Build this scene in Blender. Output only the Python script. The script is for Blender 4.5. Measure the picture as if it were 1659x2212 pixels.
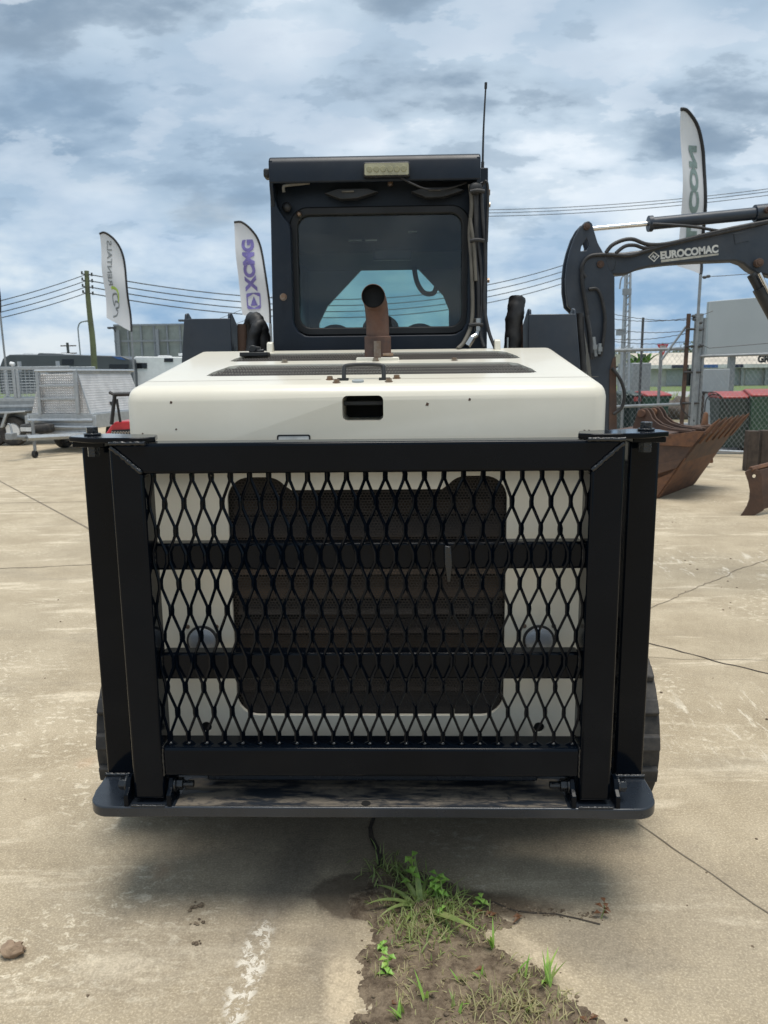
import bpy, bmesh, math, random
from mathutils import Vector, Matrix, noise as mnoise
random.seed(7)
rad = math.radians
scene = bpy.context.scene
for o in list(bpy.data.objects): bpy.data.objects.remove(o, do_unlink=True)
COL = scene.collection

# ------------------------------------------------------------------ camera
EYE = Vector((0, 0, 1.55)); YAW = rad(1.6); TILT = rad(10.28); ROLL = rad(.63)
FWD = Vector((-math.sin(YAW)*math.cos(TILT), math.cos(YAW)*math.cos(TILT), -math.sin(TILT)))
_r = Vector((math.cos(YAW), math.sin(YAW), 0)); _u = _r.cross(FWD)
RGT = _r*math.cos(ROLL) - _u*math.sin(ROLL); UPV = _r*math.sin(ROLL) + _u*math.cos(ROLL)
cd = bpy.data.cameras.new('camera'); cam = bpy.data.objects.new('camera', cd); COL.objects.link(cam)
m = Matrix((RGT, UPV, -FWD)).transposed().to_4x4(); m.translation = EYE
cam.matrix_world = m
cd.sensor_fit = 'HORIZONTAL'; cd.sensor_width = 36; cd.lens = 36; cd.clip_start = .05; cd.clip_end = 6000
cd.dof.use_dof = True; cd.dof.focus_distance = 2.3; cd.dof.aperture_fstop = 12
scene.camera = cam
scene.render.resolution_x = 768; scene.render.resolution_y = 1024
scene.view_settings.view_transform = 'Standard'; scene.view_settings.look = 'None'
scene.view_settings.exposure = 0.6; scene.view_settings.gamma = 1

SUN_EL = rad(82); SUN_AZ = rad(150)     # azimuth measured from +Y towards +X

# ------------------------------------------------------------------ node helpers
class NB:
    def __init__(s, nt): s.nt = nt; nt.nodes.clear()
    def n(s, t, **kw):
        nd = s.nt.nodes.new(t)
        for k, v in kw.items(): setattr(nd, k, v)
        return nd
    def put(s, sock, v):
        if v is None: return
        if isinstance(v, bpy.types.NodeSocket): s.nt.links.new(v, sock)
        else:
            if sock.type == 'RGBA' and len(v) == 3: v = (*v, 1)
            sock.default_value = v
    def math(s, op, a, b=None, c=None, clamp=False):
        nd = s.n('ShaderNodeMath', operation=op); nd.use_clamp = clamp
        for i, v in enumerate((a, b, c)):
            if v is not None: s.put(nd.inputs[i], v)
        return nd.outputs[0]
    def vmath(s, op, a, b=None):
        nd = s.n('ShaderNodeVectorMath', operation=op); s.put(nd.inputs[0], a); s.put(nd.inputs[1], b)
        return nd.outputs['Value'] if op in ('LENGTH', 'DISTANCE', 'DOT_PRODUCT') else nd.outputs[0]
    def noise(s, vec, scale, detail=4, rough=.55, dist=0, dim='3D'):
        nd = s.n('ShaderNodeTexNoise', noise_dimensions=dim); s.put(nd.inputs['Vector'], vec)
        nd.inputs['Scale'].default_value = scale; nd.inputs['Detail'].default_value = detail
        nd.inputs['Roughness'].default_value = rough; nd.inputs['Distortion'].default_value = dist
        return nd.outputs['Fac']
    def voro(s, vec, scale, feat='F1', out='Distance'):
        nd = s.n('ShaderNodeTexVoronoi', feature=feat); s.put(nd.inputs['Vector'], vec); nd.inputs['Scale'].default_value = scale
        return nd.outputs[out]
    def map(s, vec, loc=(0,0,0), rot=(0,0,0), scale=(1,1,1)):
        nd = s.n('ShaderNodeMapping'); s.put(nd.inputs[0], vec)
        nd.inputs['Location'].default_value = loc; nd.inputs['Rotation'].default_value = rot; nd.inputs['Scale'].default_value = scale
        return nd.outputs[0]
    def rng(s, v, a, b, c=0., d=1., smooth=True):
        nd = s.n('ShaderNodeMapRange'); nd.interpolation_type = 'SMOOTHSTEP' if smooth else 'LINEAR'
        s.put(nd.inputs[0], v)
        for i, k in enumerate((a, b, c, d)): s.put(nd.inputs[i+1], k)
        return nd.outputs[0]
    def mix(s, f, a, b, bt='MIX'):
        nd = s.n('ShaderNodeMix', data_type='RGBA', blend_type=bt); s.put(nd.inputs[0], f); s.put(nd.inputs[6], a); s.put(nd.inputs[7], b)
        return nd.outputs[2]
    def bump(s, h, strength=.3, dist=.01):
        nd = s.n('ShaderNodeBump'); nd.inputs['Strength'].default_value = strength; nd.inputs['Distance'].default_value = dist
        s.put(nd.inputs['Height'], h); return nd.outputs[0]
    def geo(s): return s.n('ShaderNodeNewGeometry').outputs['Position']
    def obj(s): return s.n('ShaderNodeTexCoord').outputs['Object']

MATS = {}
def newmat(name):
    mt = bpy.data.materials.new(name); mt.use_nodes = True; b = NB(mt.node_tree); MATS[name] = mt
    out = b.n('ShaderNodeOutputMaterial'); p = b.n('ShaderNodeBsdfPrincipled'); b.nt.links.new(p.outputs[0], out.inputs[0])
    return mt, b, p, out
def mat(name, col, rough=.5, metal=0, col2=None, var=.35, scale=9, fine=90, bump=0, coat=0, rvar=.12, spec=.5, bscale=None, dust=None, dustamt=0, sheen=0, trans=0):
    """painted / weathered surface: two-scale mottling, roughness variation, optional dust and relief"""
    mt, b, p, out = newmat(name); v = b.obj()
    n1 = b.noise(v, scale, 5, .6); n2 = b.noise(v, fine, 3, .6)
    c2 = col2 or tuple(c*(1-var) for c in col)
    f = b.math('MULTIPLY_ADD', b.rng(n1, .35, .68), .75, b.math('MULTIPLY', n2, .25))
    c = b.mix(f, col, c2)
    if dust:
        up = b.math('MULTIPLY', b.rng(b.noise(v, scale*.6, 6, .7), .42, .72), dustamt)
        c = b.mix(up, c, dust)
    b.put(p.inputs['Base Color'], c)
    b.put(p.inputs['Roughness'], b.math('MULTIPLY_ADD', b.math('SUBTRACT', n1, .5), rvar*2, rough, clamp=True))
    p.inputs['Metallic'].default_value = metal; p.inputs['Specular IOR Level'].default_value = spec
    if coat: p.inputs['Coat Weight'].default_value = coat; p.inputs['Coat Roughness'].default_value = .08
    if trans: p.inputs['Transmission Weight'].default_value = trans
    if bump: b.put(p.inputs['Normal'], b.bump(b.noise(v, bscale or fine, 4, .6), bump, .004))
    return mt

# ------------------------------------------------------------------ world: clouded sky
w = bpy.data.worlds.new('World'); scene.world = w; w.use_nodes = True
b = NB(w.node_tree); out = b.n('ShaderNodeOutputWorld'); bg = b.n('ShaderNodeBackground'); b.nt.links.new(bg.outputs[0], out.inputs[0])
sky = b.n('ShaderNodeTexSky', sky_type='NISHITA'); sky.sun_disc = False; sky.sun_elevation = SUN_EL; sky.sun_rotation = SUN_AZ
sky.air_density = 1.0; sky.dust_density = 1.2
d = b.n('ShaderNodeTexCoord').outputs['Generated']
sp = b.n('ShaderNodeSeparateXYZ'); b.put(sp.inputs[0], d)
zz = b.math('ADD', b.math('MAXIMUM', sp.outputs[2], 0.0), .38)      # cloud deck, seen in mild perspective
cb = b.n('ShaderNodeCombineXYZ')
for i in range(2): b.put(cb.inputs[i], b.math('DIVIDE', sp.outputs[i], zz))
b.put(cb.inputs[2], b.math('MULTIPLY', sp.outputs[2], 1.5))
pw = cb.outputs[0]
thk = b.noise(b.map(pw, loc=(3.7, 1.1, 0), scale=(1, 1.25, 1)), 2.6, 4, .5)    # thick, dark bases
puff = b.noise(b.map(pw, loc=(.6, .9, 0), scale=(1, 1.5, 1)), 4.8, 7, .57)     # lumps
big = b.noise(b.map(pw, loc=(9.2, 4.3, 0)), 1.5, 2, .5)                      # where the deck thins to blue
cl_ = b.math('MULTIPLY_ADD', puff, .50, b.math('MULTIPLY', thk, .75))        # combined height field
blue = b.mix(1, sky.outputs[0], (.060, .060, .060), 'MULTIPLY')
blue = b.mix(.7, blue, (.22, .34, .48))
cloud = b.mix(b.rng(cl_, .48, .64), (.60, .665, .73), (.41, .50, .59))
cloud = b.mix(b.rng(cl_, .61, .78), cloud, (.18, .25, .335))
cloud = b.mix(b.rng(puff, .28, .47, .55, 0.), cloud, (.66, .71, .765))
cloud = b.mix(b.rng(puff, .435, .475, .34, 0.), cloud, (.64, .69, .74))     # crisp lit edges
cloud = b.mix(b.rng(puff, .55, .60, 0., .38), cloud, (.23, .30, .38))     # shaded undersides
cover = b.rng(b.math('MULTIPLY_ADD', puff, .5, big), .60, .80)
skyc = b.mix(b.math('MULTIPLY_ADD', cover, .45, .55), blue, cloud)
# towards the horizon: banks with blue between, paling at the bottom
low = b.noise(b.map(d, loc=(.4, 0, .3), scale=(1, 1, 2.4)), 7.0, 6, .54)
lowc = b.mix(b.rng(low, .38, .60), (.21, .335, .49), (.41, .51, .61))
lowc = b.mix(b.rng(low, .55, .68), lowc, (.55, .62, .67))
lowc = b.mix(b.rng(sp.outputs[2], .0, .075, .6, 0.), lowc, b.mix(b.rng(low, .44, .56), (.27, .385, .52), (.58, .60, .60)))
skyc = b.mix(b.rng(sp.outputs[2], .07, .26), lowc, skyc)
grd = b.rng(sp.outputs[2], -.02, 0.0)
b.put(bg.inputs[0], b.mix(grd, (.26, .25, .22), skyc)); bg.inputs[1].default_value = 0.9
w.cycles.sampling_method = 'MANUAL'; w.cycles.sample_map_resolution = 256

sl = bpy.data.lights.new('sun', 'SUN'); sl.energy = 2.2; sl.angle = rad(32); sl.color = (1, .95, .87)
so = bpy.data.objects.new('sun', sl); COL.objects.link(so)
sd = Vector((math.sin(SUN_AZ)*math.cos(SUN_EL), math.cos(SUN_AZ)*math.cos(SUN_EL), math.sin(SUN_EL)))
so.rotation_euler = sd.to_track_quat('Z', 'Y').to_euler(); so.location = (0, 0, 30)

# ------------------------------------------------------------------ geometry helpers
def ray(px, py): return FWD + RGT*((px-829.5)/1659) + UPV*((1106-py)/1659)
def at(px, py, Y): d = ray(px, py); return EYE + d*(Y/d.y)
def gnd(px, py, z=0.): d = ray(px, py); return EYE + d*((z-EYE.z)/d.z)

def bm_(): return bmesh.new()
def box(bm, x0, x1, y0, y1, z0, z1, mtx=None):
    vs = [bm.verts.new(p) for p in ((x0,y0,z0),(x1,y0,z0),(x1,y1,z0),(x0,y1,z0),(x0,y0,z1),(x1,y0,z1),(x1,y1,z1),(x0,y1,z1))]
    for f in ((3,2,1,0),(4,5,6,7),(0,1,5,4),(1,2,6,5),(2,3,7,6),(3,0,4,7)): bm.faces.new([vs[i] for i in f])
    if mtx: bmesh.ops.transform(bm, matrix=mtx, verts=vs)
    return vs
def frame_of(d):
    d = d.normalized(); a = Vector((0,0,1)) if abs(d.z) < .9 else Vector((0,1,0))
    x = d.cross(a).normalized(); return x, d.cross(x).normalized()
def tube(bm, pts, r, seg=8, caps=True, smooth=0, closed=False):
    pts = [Vector(p) for p in pts]
    if smooth: pts = catmull(pts, smooth)
    n = len(pts); rs = r if isinstance(r, (list, tuple)) else [r]*n
    if len(rs) != n: rs = [rs[0] + (rs[-1]-rs[0])*i/(n-1) for i in range(n)]
    rings = []; x = None
    for i, p in enumerate(pts):
        d = (pts[min(i+1, n-1)] - pts[max(i-1, 0)])
        if d.length < 1e-9: d = Vector((0,0,1))
        d.normalize()
        if x is None: x, y = frame_of(d)
        else:
            x = (x - d*x.dot(d)).normalized(); y = d.cross(x)
        rings.append([bm.verts.new(p + (x*math.cos(2*math.pi*k/seg) + y*math.sin(2*math.pi*k/seg))*rs[i]) for k in range(seg)])
    for a, c in zip(rings, rings[1:]):
        for k in range(seg): bm.faces.new((a[k], a[(k+1) % seg], c[(k+1) % seg], c[k]))
    if caps and seg > 2:
        bm.faces.new(rings[0][::-1]); bm.faces.new(rings[-1])
    return rings
def catmull(pts, n):
    P = [pts[0]] + pts + [pts[-1]]; o = []
    for i in range(1, len(P)-2):
        a, b_, c, d = P[i-1:i+3]
        for k in range(n):
            t = k/n
            o.append(.5*((2*b_) + (c-a)*t + (2*a-5*b_+4*c-d)*t*t + (3*b_-a-3*c+d)*t**3))
    o.append(pts[-1]); return o
def cyl(bm, p0, p1, r, r2=None, seg=16): return tube(bm, [p0, p1], [r, r2 if r2 is not None else r], seg)
def prism(bm, poly, axis, a0, a1):
    """poly of 2D points; axis 'x': (y,z), 'y': (x,z), 'z': (x,y)"""
    def P(u, v, a): return (a,u,v) if axis == 'x' else (u,a,v) if axis == 'y' else (u,v,a)
    A = [bm.verts.new(P(u, v, a0)) for u, v in poly]; B = [bm.verts.new(P(u, v, a1)) for u, v in poly]
    bm.faces.new(A); bm.faces.new(B[::-1]); n = len(poly)
    for i in range(n): bm.faces.new((A[(i+1) % n], A[i], B[i], B[(i+1) % n]))
    return A + B
def rrect(x0, x1, y0, y1, r, n=6):
    o = []
    for cx, cy, a in ((x1-r,y1-r,0),(x0+r,y1-r,90),(x0+r,y0+r,180),(x1-r,y0+r,270)):
        for k in range(n+1): t = rad(a+90*k/n); o.append((cx+r*math.cos(t), cy+r*math.sin(t)))
    return o
def circ(x, y, r, n=20): return [(x+r*math.cos(2*math.pi*k/n), y+r*math.sin(2*math.pi*k/n)) for k in range(n)]
def holed(bm, outer, holes, axis, a0, a1):
    """flat plate with openings, thickness a0..a1 along axis"""
    t = bmesh.new(); es = []
    for loop in [outer]+holes:
        vs = [t.verts.new((u, v, 0)) for u, v in loop]
        es += [t.edges.new((vs[i], vs[(i+1) % len(vs)])) for i in range(len(vs))]
    bmesh.ops.triangle_fill(t, edges=es, use_beauty=True)
    def P(u, v, a): return (a,u,v) if axis == 'x' else (u,a,v) if axis == 'y' else (u,v,a)
    t.verts.ensure_lookup_table(); t.verts.index_update()
    A = [bm.verts.new(P(v.co.x, v.co.y, a0)) for v in t.verts]; B = [bm.verts.new(P(v.co.x, v.co.y, a1)) for v in t.verts]
    for f in t.faces:
        bm.faces.new([A[v.index] for v in f.verts]); bm.faces.new([B[v.index] for v in f.verts][::-1])
    for e in t.edges:
        if len(e.link_faces) == 1:
            i, j = e.verts[0].index, e.verts[1].index; bm.faces.new((A[i], A[j], B[j], B[i]))
    t.free()
def sphere(bm, c, r, u=12, v=8, scale=(1,1,1)):
    g = bmesh.ops.create_uvsphere(bm, u_segments=u, v_segments=v, radius=r)
    bmesh.ops.transform(bm, matrix=Matrix.Translation(c) @ Matrix.Diagonal((*scale, 1)), verts=g['verts']); return g['verts']
def hexbolt(bm, c, axis, r=.012, h=.01, washer=True):
    c = Vector(c); a = Vector(axis).normalized()
    if washer: tube(bm, [c, c+a*h*.25], r*1.35, 14)
    tube(bm, [c+a*h*.2, c+a*h], r, 6)
def wheelbm(r, wdt, seg=28):   # tyre profile round x axis, centred
    bm = bm_(); prof = [(.62*r,-.5),(.80*r,-.52),(.95*r,-.44),(r,-.3),(r,.3),(.95*r,.44),(.80*r,.52),(.62*r,.5)]
    rings = [[bm.verts.new((t*wdt, q*math.cos(2*math.pi*k/seg), q*math.sin(2*math.pi*k/seg))) for q, t in prof] for k in range(seg)]
    for i in range(seg):
        a, c = rings[i], rings[(i+1) % seg]
        for k in range(len(prof)): bm.faces.new((a[k], a[(k+1) % len(prof)], c[(k+1) % len(prof)], c[k]))
    return bm

ORG = {}
def obj(name, bm, mt, parent=None, bevel=0, smooth=None, org=None, seg=2):
    if org is None: org = ORG.get(parent.name, Vector()) if parent else Vector()
    bmesh.ops.recalc_face_normals(bm, faces=bm.faces)
    if org.length: bmesh.ops.translate(bm, verts=bm.verts, vec=-org)
    me = bpy.data.meshes.new(name); bm.to_mesh(me); bm.free()
    o = bpy.data.objects.new(name, me); COL.objects.link(o)
    me.materials.append(MATS[mt] if isinstance(mt, str) else mt)
    if smooth is not None:
        me.polygons.foreach_set('use_smooth', [True]*len(me.polygons)); me.set_sharp_from_angle(angle=rad(smooth))
    if bevel:
        md = o.modifiers.new('bevel', 'BEVEL'); md.width = bevel; md.segments = seg; md.limit_method = 'ANGLE'; md.angle_limit = rad(38)
        if smooth is None:
            me.polygons.foreach_set('use_smooth', [True]*len(me.polygons)); me.set_sharp_from_angle(angle=rad(30)); md.harden_normals = False
    if parent: o.parent = parent; ORG[o.name] = org
    return o
def thing(name, label, cat, loc=(0,0,0), rotz=0, group=None, world=False):
    """Empty at a thing's base. world=True: its parts are given in world coordinates"""
    o = bpy.data.objects.new(name, None); COL.objects.link(o); o.empty_display_size = .2
    o.location = loc; o.rotation_euler = (0, 0, rotz); tag(o, label, cat, group)
    ORG[o.name] = Vector(loc) if world else Vector()
    return o
def tag(o, label=None, cat=None, group=None, kind=None):
    if label: o['label'] = label
    if cat: o['category'] = cat
    if group: o['group'] = group
    if kind: o['kind'] = kind
    return o
def single(name, bm, mt, label, cat, loc, group=None, **kw):
    """one-mesh thing given in world coordinates"""
    o = obj(name, bm, mt, org=Vector(loc), **kw); o.location = loc
    return tag(o, label, cat, group)
def structure(name, bm, mt, parent=None, **kw):
    o = obj(name, bm, mt, parent, **kw)
    if not parent: o['kind'] = 'structure'
    return o
def copy_tree(o, parent=None, label=None):
    c = o.copy(); COL.objects.link(c); c.parent = parent
    if label: c['label'] = label
    for ch in o.children: copy_tree(ch, c)
    return c
def boolean_cut(o, bms):
    bpy.context.view_layer.update()
    for cbm in bms:
        bmesh.ops.recalc_face_normals(cbm, faces=cbm.faces)
        me = bpy.data.meshes.new('cut'); cbm.to_mesh(me); cbm.free()
        c = bpy.data.objects.new('cut', me); COL.objects.link(c); c.matrix_world = o.matrix_world
        md = o.modifiers.new('b', 'BOOLEAN'); md.operation = 'DIFFERENCE'; md.object = c; md.solver = 'EXACT'
        dg = bpy.context.evaluated_depsgraph_get(); dg.update()
        nm = bpy.data.meshes.new_from_object(o.evaluated_get(dg)); o.modifiers.remove(md); o.data = nm
        bpy.data.objects.remove(c, do_unlink=True)
def textbm(body, size, bold=0., mirror=False, align='LEFT'):
    cu = bpy.data.curves.new('t', 'FONT'); cu.body = body; cu.size = size; cu.offset = bold; cu.extrude = .002; cu.align_x = align
    to = bpy.data.objects.new('t', cu); COL.objects.link(to)
    dg = bpy.context.evaluated_depsgraph_get(); dg.update()
    me = bpy.data.meshes.new_from_object(to.evaluated_get(dg)); bm = bmesh.new(); bm.from_mesh(me)
    bpy.data.objects.remove(to, do_unlink=True); bpy.data.meshes.remove(me)
    xs = [v.co.x for v in bm.verts]; ys = [v.co.y for v in bm.verts]
    return bm, min(xs), max(xs), min(ys), max(ys)
def hexgrid(bm, x0, x1, y0, y1, pitch, hole, inside, place):
    """perforated sheet: hexagonal cells, each a ring of six quads round a real hole"""
    R = pitch/math.sqrt(3); ny = int((y1-y0)/(pitch*math.sqrt(3)/2))+1; nx = int((x1-x0)/pitch)+1; vc = {}
    def V(x, y):
        k = (round(x*2e4), round(y*2e4))
        if k not in vc: vc[k] = bm.verts.new(place(x, y))
        return vc[k]
    for j in range(ny):
        for i in range(nx):
            cx = x0+(i+.5*(j % 2))*pitch; cy = y0+j*pitch*math.sqrt(3)/2
            if not inside(cx, cy): continue
            o = []; q = []
            for k in range(6):
                t = rad(60*k+30); o.append(V(cx+R*math.cos(t), cy+R*math.sin(t))); q.append(bm.verts.new(place(cx+hole*math.cos(t), cy+hole*math.sin(t))))
            for k in range(6):
                try: bm.faces.new((o[k], o[(k+1) % 6], q[(k+1) % 6], q[k]))
                except ValueError: pass

# ------------------------------------------------------------------ materials
mat('black_gloss', (.0018,.0038,.0075), .11, spec=.15, var=.3, scale=3, rvar=.10, bump=.02, bscale=30, dust=(.016,.017,.019), dustamt=.10)
mat('weld_black', (.006,.008,.011), .20, spec=.6, bump=.5, bscale=160)
mat('bumper_paint', (.020,.026,.036), .27, coat=.12, col2=(.012,.016,.022), scale=7, rvar=.2, bump=.06, bscale=60)
mat('cream_paint', (.74,.70,.595), .33, col2=(.695,.65,.54), coat=.25, scale=3, fine=40, rvar=.12, bump=.015, bscale=20, dust=(.50,.44,.34), dustamt=.10)
mat('navy_paint', (.026,.036,.052), .42, col2=(.018,.025,.037), scale=5, rvar=.15, dust=(.11,.105,.10), dustamt=.22, bump=.03)
mat('cab_paint', (.0065,.012,.022), .40, col2=(.0045,.008,.014), spec=.3, scale=4, rvar=.15, dust=(.05,.052,.055), dustamt=.22, bump=.02)
mat('black_plastic', (.018,.019,.021), .5, scale=12, rvar=.15, dust=(.09,.085,.08), dustamt=.3)
mat('rubber', (.026,.026,.027), .75, scale=10, bump=.15, bscale=60, dust=(.17,.15,.125), dustamt=.45)
mat('gasket', (.012,.012,.013), .55)
mat('rust', (.125,.062,.038), .82, col2=(.20,.095,.048), scale=11, fine=60, bump=.5, bscale=45, dust=(.055,.035,.028), dustamt=.8)
mat('rust_dark', (.075,.045,.034), .8, col2=(.125,.072,.048), scale=7, bump=.4, bscale=50, dust=(.04,.03,.027), dustamt=.7)
mat('rust_exhaust', (.17,.082,.052), .62, metal=.35, col2=(.075,.055,.050), scale=11, fine=120, bump=.25, bscale=70, dust=(.25,.16,.115), dustamt=.5)
mat('grille_metal', (.034,.029,.026), .55, metal=.2, col2=(.052,.041,.033), scale=5, rvar=.2)
mat('grille_light', (.050,.043,.037), .55, metal=.2, col2=(.028,.024,.021), scale=8)
mat('louver_brown', (.085,.055,.034), .6, metal=.3, col2=(.045,.035,.03), scale=4)
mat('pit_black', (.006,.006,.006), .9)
mat('galv', (.44,.465,.48), .42, metal=.6, col2=(.34,.36,.375), scale=14, rvar=.2)
mat('galv_dull', (.30,.32,.33), .5, metal=.5, col2=(.22,.235,.245), scale=10, rvar=.15)
mat('steel', (.55,.55,.54), .28, metal=1, scale=20)
mat('bolt_steel', (.33,.30,.26), .4, metal=.9, col2=(.22,.13,.08), scale=25)
mat('chrome', (.8,.8,.8), .12, metal=1, var=.1)
mat('hose', (.018,.018,.020), .55, scale=20, dust=(.10,.09,.08), dustamt=.3)
mat('hose_tan', (.15,.135,.11), .6, scale=20)
mat('timber', (.075,.055,.042), .85, col2=(.035,.027,.022), scale=9, bump=.7, bscale=40)
mat('pole_wood', (.15,.17,.085), .8, col2=(.10,.10,.065), scale=2, bump=.3)
mat('wire', (.07,.075,.08), .6)
mat('white_paint', (.78,.79,.79), .4, col2=(.66,.67,.67), scale=3)
mat('grey_panel', (.36,.39,.40), .5, col2=(.31,.34,.35), scale=2, dust=(.25,.24,.2), dustamt=.3)
mat('board_grey', (.40,.43,.44), .6, col2=(.36,.39,.40), scale=.4)
mat('board_back', (.30,.33,.30), .65, col2=(.21,.235,.21), scale=.7, dust=(.10,.11,.10), dustamt=.6)
mat('caravan_dark', (.075,.085,.095), .4, col2=(.06,.068,.078), scale=1)
mat('window_dark', (.012,.014,.018), .12)
mat('bin_green', (.028,.085,.048), .48, col2=(.020,.062,.036), scale=3, dust=(.10,.10,.08), dustamt=.25)
mat('bin_dark', (.020,.042,.036), .5, scale=3, dust=(.10,.10,.08), dustamt=.25)
mat('bin_red', (.36,.055,.05), .5, col2=(.28,.055,.048), scale=4)
mat('bin_yellow', (.60,.28,.03), .45)
mat('red_paint', (.60,.022,.035), .35, coat=.4, scale=5)
mat('sign_red', (.55,.02,.025), .4); mat('sign_white', (.75,.75,.73), .4)
mat('sign_blue', (.05,.13,.36), .45); mat('sign_navy', (.02,.025,.06), .45)
mat('roof_pale', (.62,.55,.45), .6, scale=.5); mat('wall_pale', (.55,.54,.50), .7, scale=.5)
mat('ink_black', (.012,.012,.013), .6); mat('ink_grey', (.22,.24,.25), .7); mat('ink_violet', (.20,.17,.46), .7)
mat('ink_lime', (.45,.62,.12), .7); mat('ink_sage', (.20,.27,.26), .7); mat('decal_white', (.72,.72,.68), .5, col2=(.5,.5,.48), scale=30)
mat('label_tape', (.62,.60,.52), .6, col2=(.35,.33,.28), scale=25)
mat('lamp_yellow', (.34,.32,.19), .35, col2=(.24,.23,.15), scale=40); mat('lamp_rim', (.42,.40,.27), .35)
mat('rock', (.13,.105,.085), .9, col2=(.07,.058,.048), scale=3, bump=.8, bscale=14)
mat('clod', (.34,.245,.165), .95, col2=(.22,.15,.10), scale=30, fine=200, bump=.8, bscale=120)
mat('leaf_dark', (.045,.075,.028), .6, col2=(.025,.045,.018), scale=2)
mat('leaf_bright', (.11,.30,.035), .5, col2=(.07,.20,.03), scale=3)
mat('bark', (.10,.08,.06), .9, bump=.5)
mat('canvas', (.70,.71,.72), .8, col2=(.62,.63,.65), scale=5)
mat('asphalt_grey', (.19,.195,.20), .9, col2=(.15,.155,.16), scale=.8, fine=60, bump=.3)
mat('verge_dirt', (.27,.215,.15), .95, col2=(.15,.14,.075), scale=.9, fine=12, bump=.5)
mat('verge_grass', (.10,.17,.045), .95, col2=(.15,.17,.07), scale=.6, fine=8, bump=.8)
mat('road_pale', (.36,.36,.36), .9, col2=(.30,.30,.30), scale=.3)
mat('mud_crack', (.095,.075,.056), .95, col2=(.035,.028,.023), scale=30, bump=.6)
mat('joint', (.24,.20,.145), .95, col2=(.14,.11,.08), scale=20)

# woven flag cloth lets the light through
mt, b, p, out = newmat('flag_cloth'); v = b.obj()
b.put(p.inputs['Base Color'], b.mix(b.noise(v, 5, 4), (.70,.71,.73), (.62,.63,.66))); p.inputs['Roughness'].default_value = .8
tr = b.n('ShaderNodeBsdfTranslucent'); tr.inputs[0].default_value = (.66,.67,.70,1); mx = b.n('ShaderNodeMixShader'); mx.inputs[0].default_value = .35
b.nt.links.new(p.outputs[0], mx.inputs[1]); b.nt.links.new(tr.outputs[0], mx.inputs[2]); b.nt.links.new(mx.outputs[0], out.inputs[0])
# green blades
def leafmat(name, c1, c2, tip):
    mt, b, p, out = newmat(name); v = b.geo()
    b.put(p.inputs['Base Color'], b.mix(b.rng(b.noise(v, 55, 2), .35, .65), c1, b.mix(b.rng(b.noise(v, 21, 2), .5, .62), c2, tip))); p.inputs['Roughness'].default_value = .5
    tr = b.n('ShaderNodeBsdfTranslucent'); tr.inputs[0].default_value = (c1[0]*1.5, c1[1]*1.4, c1[2], 1); mx = b.n('ShaderNodeMixShader'); mx.inputs[0].default_value = .3
    b.nt.links.new(p.outputs[0], mx.inputs[1]); b.nt.links.new(tr.outputs[0], mx.inputs[2]); b.nt.links.new(mx.outputs[0], out.inputs[0])
leafmat('weed_leaf', (.28,.36,.115), (.20,.28,.095), (.34,.36,.15))
leafmat('weed_bright', (.30,.52,.11), (.23,.43,.09), (.42,.52,.15))
leafmat('grass_dry', (.34,.33,.16), (.45,.38,.22), (.24,.30,.11))
leafmat('leaf_brown', (.22,.10,.05), (.16,.09,.05), (.26,.15,.08))
# glass
def glassmat(name, tint, film, filmamt, refl=.10):
    mt, b, p, out = newmat(name); b.nt.nodes.remove(p)
    t = b.n('ShaderNodeBsdfTransparent'); t.inputs[0].default_value = (*tint, 1)
    df = b.n('ShaderNodeBsdfDiffuse'); df.inputs[0].default_value = (*film, 1)
    g = b.n('ShaderNodeBsdfGlossy'); g.inputs[1].default_value = .02
    m1 = b.n('ShaderNodeMixShader'); v = b.obj()
    b.put(m1.inputs[0], b.math('MULTIPLY', b.rng(b.noise(v, 6, 5, .65), .3, .75, .35, 1.), filmamt))
    b.nt.links.new(t.outputs[0], m1.inputs[1]); b.nt.links.new(df.outputs[0], m1.inputs[2])
    fr = b.n('ShaderNodeFresnel'); fr.inputs[0].default_value = 1.5
    m2 = b.n('ShaderNodeMixShader'); b.put(m2.inputs[0], b.math('ADD', fr.outputs[0], refl-.04))
    b.nt.links.new(m1.outputs[0], m2.inputs[1]); b.nt.links.new(g.outputs[0], m2.inputs[2]); b.nt.links.new(m2.outputs[0], out.inputs[0])
glassmat('glass_rear', (.82,.87,.87), (.42,.43,.43), .055, .03)
glassmat('glass_teal', (.74,.90,.86), (.5,.55,.55), .05, .04)
glassmat('lens_clear', (.92,.94,.96), (.75,.77,.8), .32, .06)
# pressed checker plate: raised lozenges
mt, b, p, out = newmat('checker_plate'); v = b.obj()
sx_ = b.n('ShaderNodeSeparateXYZ'); b.put(sx_.inputs[0], v)
hx = b.math('ADD', sx_.outputs[0], sx_.outputs[1])
k1 = b.math('SINE', b.math('MULTIPLY', b.math('ADD', hx, sx_.outputs[2]), 62.)); k2 = b.math('SINE', b.math('MULTIPLY', b.math('SUBTRACT', hx, sx_.outputs[2]), 62.))
k = b.rng(b.math('MULTIPLY', k1, k2), .1, .7)
b.put(p.inputs['Base Color'], b.mix(b.rng(b.noise(v, 4, 4), .35, .65), (.60,.585,.57), (.50,.49,.48))); p.inputs['Metallic'].default_value = .4; p.inputs['Roughness'].default_value = .36
b.put(p.inputs['Normal'], b.bump(k, .8, .02))
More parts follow.
